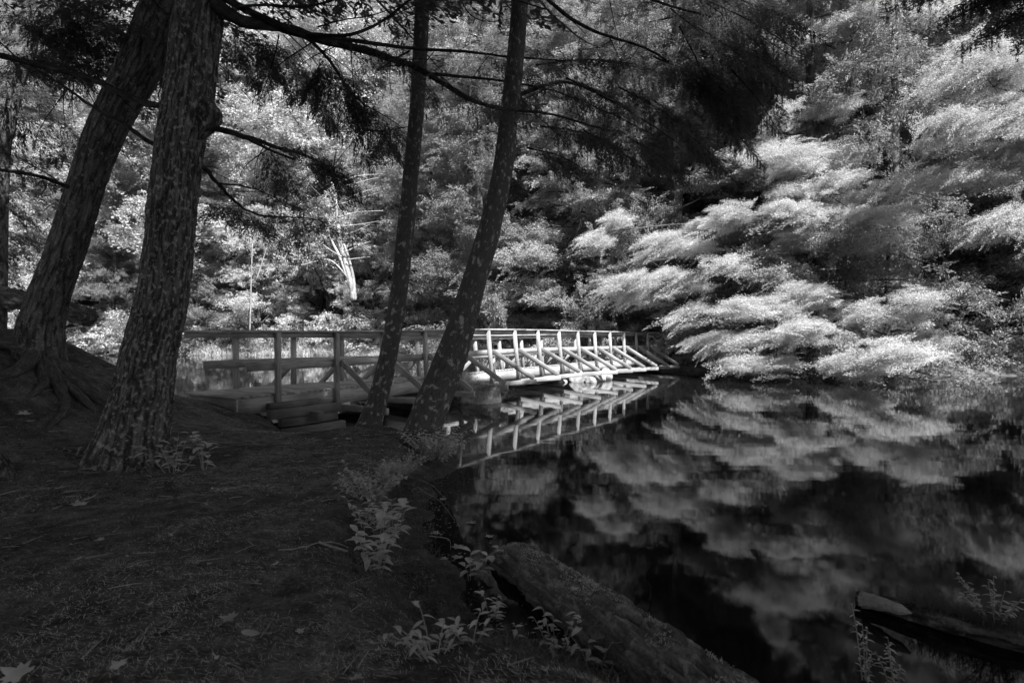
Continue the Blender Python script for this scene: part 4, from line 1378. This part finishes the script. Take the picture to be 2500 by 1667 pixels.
# needle litter
PN = scatter(230000, (-7, 1.8), (1.2, 9.5), lambda x, y: sdist(NEAR, x, y) > .03, rg)
near_w = np.clip(2.6 / np.maximum(PN[:, 1], 1.3), 0, 1); PN = PN[rg.uniform(0, 1, len(PN)) < np.clip(near_w + .25, 0, 1) * np.clip((fbm(PN * 2.6, 3, 44) - .36) * 5, .12, 1)]
n = len(PN); an = rg.uniform(0, np.pi, n) * .6 + fbm(PN * .7, 2, 8) * 3
T_ = np.stack([np.cos(an), np.sin(an), rg.normal(.02, .06, n)], 1)
mb = MB(); PN[:, 2] += rg.uniform(.002, .012, n)
cards(mb, PN, T_, np.cross(T_, [0, 0, 1.0]), rg.uniform(.02, .055, n), rg.uniform(.0007, .0014, n))
put(mb.build('needle_litter', M['needle']), kind='stuff')


PT = scatter(1500, (-6.5, 1.2), (1.3, 9.3), lambda x, y: sdist(NEAR, x, y) > .15, rg)
mb = MB()
for p_ in PT[:700]:
    a_ = rg.uniform(0, 3.14); l_ = rg.uniform(.03, .16); e_ = p_ + [math.cos(a_) * l_, math.sin(a_) * l_, 0]; e_[2] = p_[2] + rg.uniform(-.003, .006)
    tube(mb, np.array([p_ + [0, 0, .006], (p_ + e_) / 2 + [rg.normal(0, .006), rg.normal(0, .006), .008], e_ + [0, 0, .006]]), np.array([.002, .002, .001]) * rg.uniform(.6, 1.8), 4, cap=False)
T_ = rg.normal(0, 1, (len(PT), 3)) * [1, 1, .25]
cards(mb, PT + [0, 0, .008], T_, rg.normal(0, 1, (len(PT), 3)) * [1, 1, .3], rg.uniform(.008, .03, len(PT)), rg.uniform(.006, .018, len(PT)))
put(mb.build('twig_litter', M['twig']), kind='stuff')


# fallen leaves
def maple(name, x, y, z, s, rz, lb, tilt=(0, 0), group=None, curl=.25, oval=False):
    if oval:
        out = [(math.cos(t) * .5, math.sin(t) * .22) for t in np.linspace(0, 2 * np.pi, 16, endpoint=False)]
    else:
        ctl = [(0, 0.02), (-.25, -.12), (-.42, -.05), (-.30, .12), (-.62, .30), (-.36, .34), (-.40, .52), (-.18, .45), (-.14, .62), (0, .95), (.14, .62), (.18, .45), (.40, .52), (.36, .34), (.62, .30), (.30, .12), (.42, -.05), (.25, -.12)]
        out = [(a, b - .3) for a, b in ctl]
    pts = [(0, 0)] + out
    v = []
    for (a, b) in pts:
        r2 = a * a + b * b
        v.append(Vector((a * s, b * s, s * curl * r2 * (1 if a > 0 else .6) + .003)))
    e = Euler((tilt[0], tilt[1], rz))
    v = [np.array(e.to_matrix() @ q) + [x, y, z] for q in v]
    n = len(out)
    t = [(0, 1 + k, 1 + (k + 1) % n) for k in range(n)]
    mb = MB(); mb.add(v, None, t)
    return put(mb.build(name, M['leaf_fallen'], origin=(x, y, z)), lb, 'leaf', group)


FL = [(140, 1125, .10, 'maple leaf on the ground at the left, left of the overlapping pair'), (180, 1165, .10, 'lower leaf of the overlapping pair on the ground at the left'),
      (208, 1150, .10, 'upper leaf of the overlapping pair on the ground at the left'), (525, 1432, .075, 'maple leaf lying alone at the bottom centre-left of the bank'),
      (633, 1303, .04, 'small upright maple leaf under the forked stick'), (588, 1105, .06, 'maple leaf on the path right of the seedlings'), (725, 1090, .06, 'pale leaf on the path towards the slender trunks'),
      (182, 1290, .05, 'small leaf on the needle floor at the lower left'), (35, 1556, .10, 'curled leaf at the bottom left corner'), (55, 955, .13, 'maple leaf on the foot of the root mound at the left edge'),
      (70, 970, .08, 'small dark leaf just below the one on the root mound'), (475, 945, .12, 'leaf on the sunlit patch of path before the bridge deck'), (692, 1063, .07, 'leaf low on the path left of the slender trunks'),
      (770, 1010, .07, 'left leaf of the pair below the crib timbers'), (800, 1011, .07, 'right leaf of the pair below the crib timbers'), (820, 1027, .05, 'small leaf right of the pair below the crib timbers'),
      (230, 1245, .05, 'thin leaf in the middle of the needle floor at left'), (400, 1180, .04, 'tiny leaf scrap below the seedlings'), (270, 1540, .06, 'faint leaf at the bottom left of the bank'),
      (820, 1565, .05, 'leaf at the bottom edge below the bright grass'), (690, 1460, .04, 'small leaf scrap right of the oval leaf'), (480, 1300, .03, 'tiny pale scrap in the middle of the needle floor')]
for k, (a, b, s, lb) in enumerate(FL):
    x, y = PL(a, b); rr_ = random.Random(k)
    maple('fallen_leaf', x, y, gz(x, y) + .012, s, rr_.uniform(0, 6.28), lb, (rr_.uniform(-.25, .25), rr_.uniform(-.25, .25)), 'leaves fallen on the near bank')
x, y = PL(575, 1462); maple('fallen_leaf', x, y, gz(x, y) + .012, .09, -.35, 'oval leaf lying at the bottom of the bank, right of the maple leaf', (.1, 0), 'leaves fallen on the near bank', .1, True)
WLs = [(1018, 1146, .07, 'floating leaf nearest the bush at the bowed trunk'), (1000, 1224, .08, 'floating leaf close to the large round-leaved plant'), (1050, 1255, .09, 'brightest floating leaf between the bank plants and the log'),
       (1084, 1200, .08, 'faint floating leaf farther out right of the bank plants'), (1125, 1232, .07, 'faint floating leaf above the tip of the mossy log'), (1050, 1280, .08, 'floating leaf just below the brightest one'),
       (1020, 1283, .06, 'small floating leaf left of the one below the brightest'), (1320, 1352, .05, 'pale leaf on top of the mossy log edge'), (640, 945, .0, '')]
for k, (a, b, s, lb) in enumerate(WLs):
    if s == 0: continue
    p = WZ(a, b, .004 if k != 7 else .23); rr_ = random.Random(k + 70)
    maple('floating_leaf', p[0], p[1], p[2], s, rr_.uniform(0, 6.28), lb, (0, 0), 'leaves lying on the pond' if k != 7 else None, .12)


# scraps drifting along the bank
xs = rg.uniform(-1.1, .4, 9000); ys = rg.uniform(2.7, 7.5, 9000); ds = sdist(NEAR, xs, ys)
kk = (ds < .02) & (ds > -.45) & (rg.uniform(0, 1, 9000) < np.exp(ds * 6)) ; xs, ys = xs[kk][:500], ys[kk][:500]
mb = MB(); Pf = np.stack([xs, ys, np.full(len(xs), .004)], 1)
cards(mb, Pf, rg.normal(0, 1, (len(xs), 3)) * [1, 1, .03], rg.normal(0, 1, (len(xs), 3)) * [1, 1, .03], rg.uniform(.006, .04, len(xs)), rg.uniform(.003, .016, len(xs)))
put(mb.build('drifting_scraps', M['twig']), kind='stuff')


# sticks and ground roots
def groundstick(name, pts, r0, r1, lb, cat, m='twig', lift=.012, group=None):
    q = []
    for a, b in pts:
        x, y = PL(a, b); q.append((x, y, gz(x, y) + lift))
    path = spline(q, 60); path[:, 2] = height(path[:, 0], path[:, 1]) + lift
    root = MB(); tube(root, path, np.linspace(r0, r1, 60), 10, bark_bump(.15, 1, 2))
    return put(root.build(name, M[m], origin=tuple(path[0]), smooth=True), lb, cat, group)


st = groundstick('stick', [(640, 1268), (690, 1262), (735, 1252), (770, 1252), (800, 1262)], .003, .004, 'thin pale forked stick lying on the bank edge', 'stick')
q = [PL(a, b) for a, b in ((732, 1254), (765, 1264), (798, 1274))]
mb = MB(); pth = spline([(x, y, gz(x, y) + .02) for x, y in q], 20); tube(mb, pth, np.linspace(.008, .006, 20), 8)
o = mb.build('fork', M['twig'], smooth=True); o.parent = st; o.location = -Vector(st.location)
groundstick('surface_root', [(20, 1445), (200, 1458), (380, 1462), (520, 1455), (660, 1436)], .028, .010, 'long half-buried root crossing the bottom of the bank', 'root', 'bark_root', -.014, 'roots surfacing in the path')
groundstick('surface_root', [(0, 1330), (90, 1322), (150, 1310), (220, 1312)], .024, .008, 'short half-buried root at the lower left of the bank', 'root', 'bark_root', -.012, 'roots surfacing in the path')
groundstick('surface_root', [(-20, 1038), (60, 1040), (130, 1045)], .02, .012, 'thin root left of the large front tree at the left edge', 'root', 'bark_root', -.004, 'roots surfacing in the path')
x, y = PL(155, 1072); rock('flat_stone', (x, y, gz(x, y) + .0), (.13, .09, .05), 'flat angular stone half-buried left of the large front tree', seed=61, m=M['stone'])
x, y = PL(0, 1100); rock('stump', (x - .03, y, gz(x, y) + .02), (.13, .13, .18), 'dark low stump cut by the left edge of the view', 'stump', seed=62, m=M['bark_old'])
# drooping twigs over the water by the bank
for k, (pts, lb) in enumerate([([(960, 1100), (1000, 1120), (1030, 1160)], 'upper thin twig arching over the water by the bushes'), ([(975, 1130), (1010, 1150), (1045, 1195)], 'lower thin twig arching over the water by the bushes'),
                               ([(985, 1230), (1030, 1238), (1035, 1262)], 'bent twig over the water beside the round-leaved plant')]):
    q = [WZ(a, b, .14 - .05 * i) for i, (a, b) in enumerate(pts)]
    mb = MB(); tube(mb, spline(q, 24), np.linspace(.003, .0015, 24), 6)
    put(mb.build('twig', M['twig'], origin=tuple(q[0]), smooth=True), lb, 'twig', 'twigs arching over the water')
q = [WZ(1490, 1300, .16), WZ(1482, 1325, .12), WZ(1495, 1350, .05), WZ(1488, 1390, -.02)]
mb = MB(); tube(mb, spline(q, 24), np.linspace(.002, .004, 24), 6); put(mb.build('twig', M['bark_limb'], origin=tuple(q[0]), smooth=True), 'dark crooked twig poking out of the open water at the lower centre right', 'twig')
for o_ in SC.objects:
    if 'label' in o_ and len(o_['label'].split()) > 16: print('LONG', len(o_['label'].split()), o_['label'])
print('objects', len(SC.objects), 'verts', sum(len(m.vertices) for m in bpy.data.meshes))
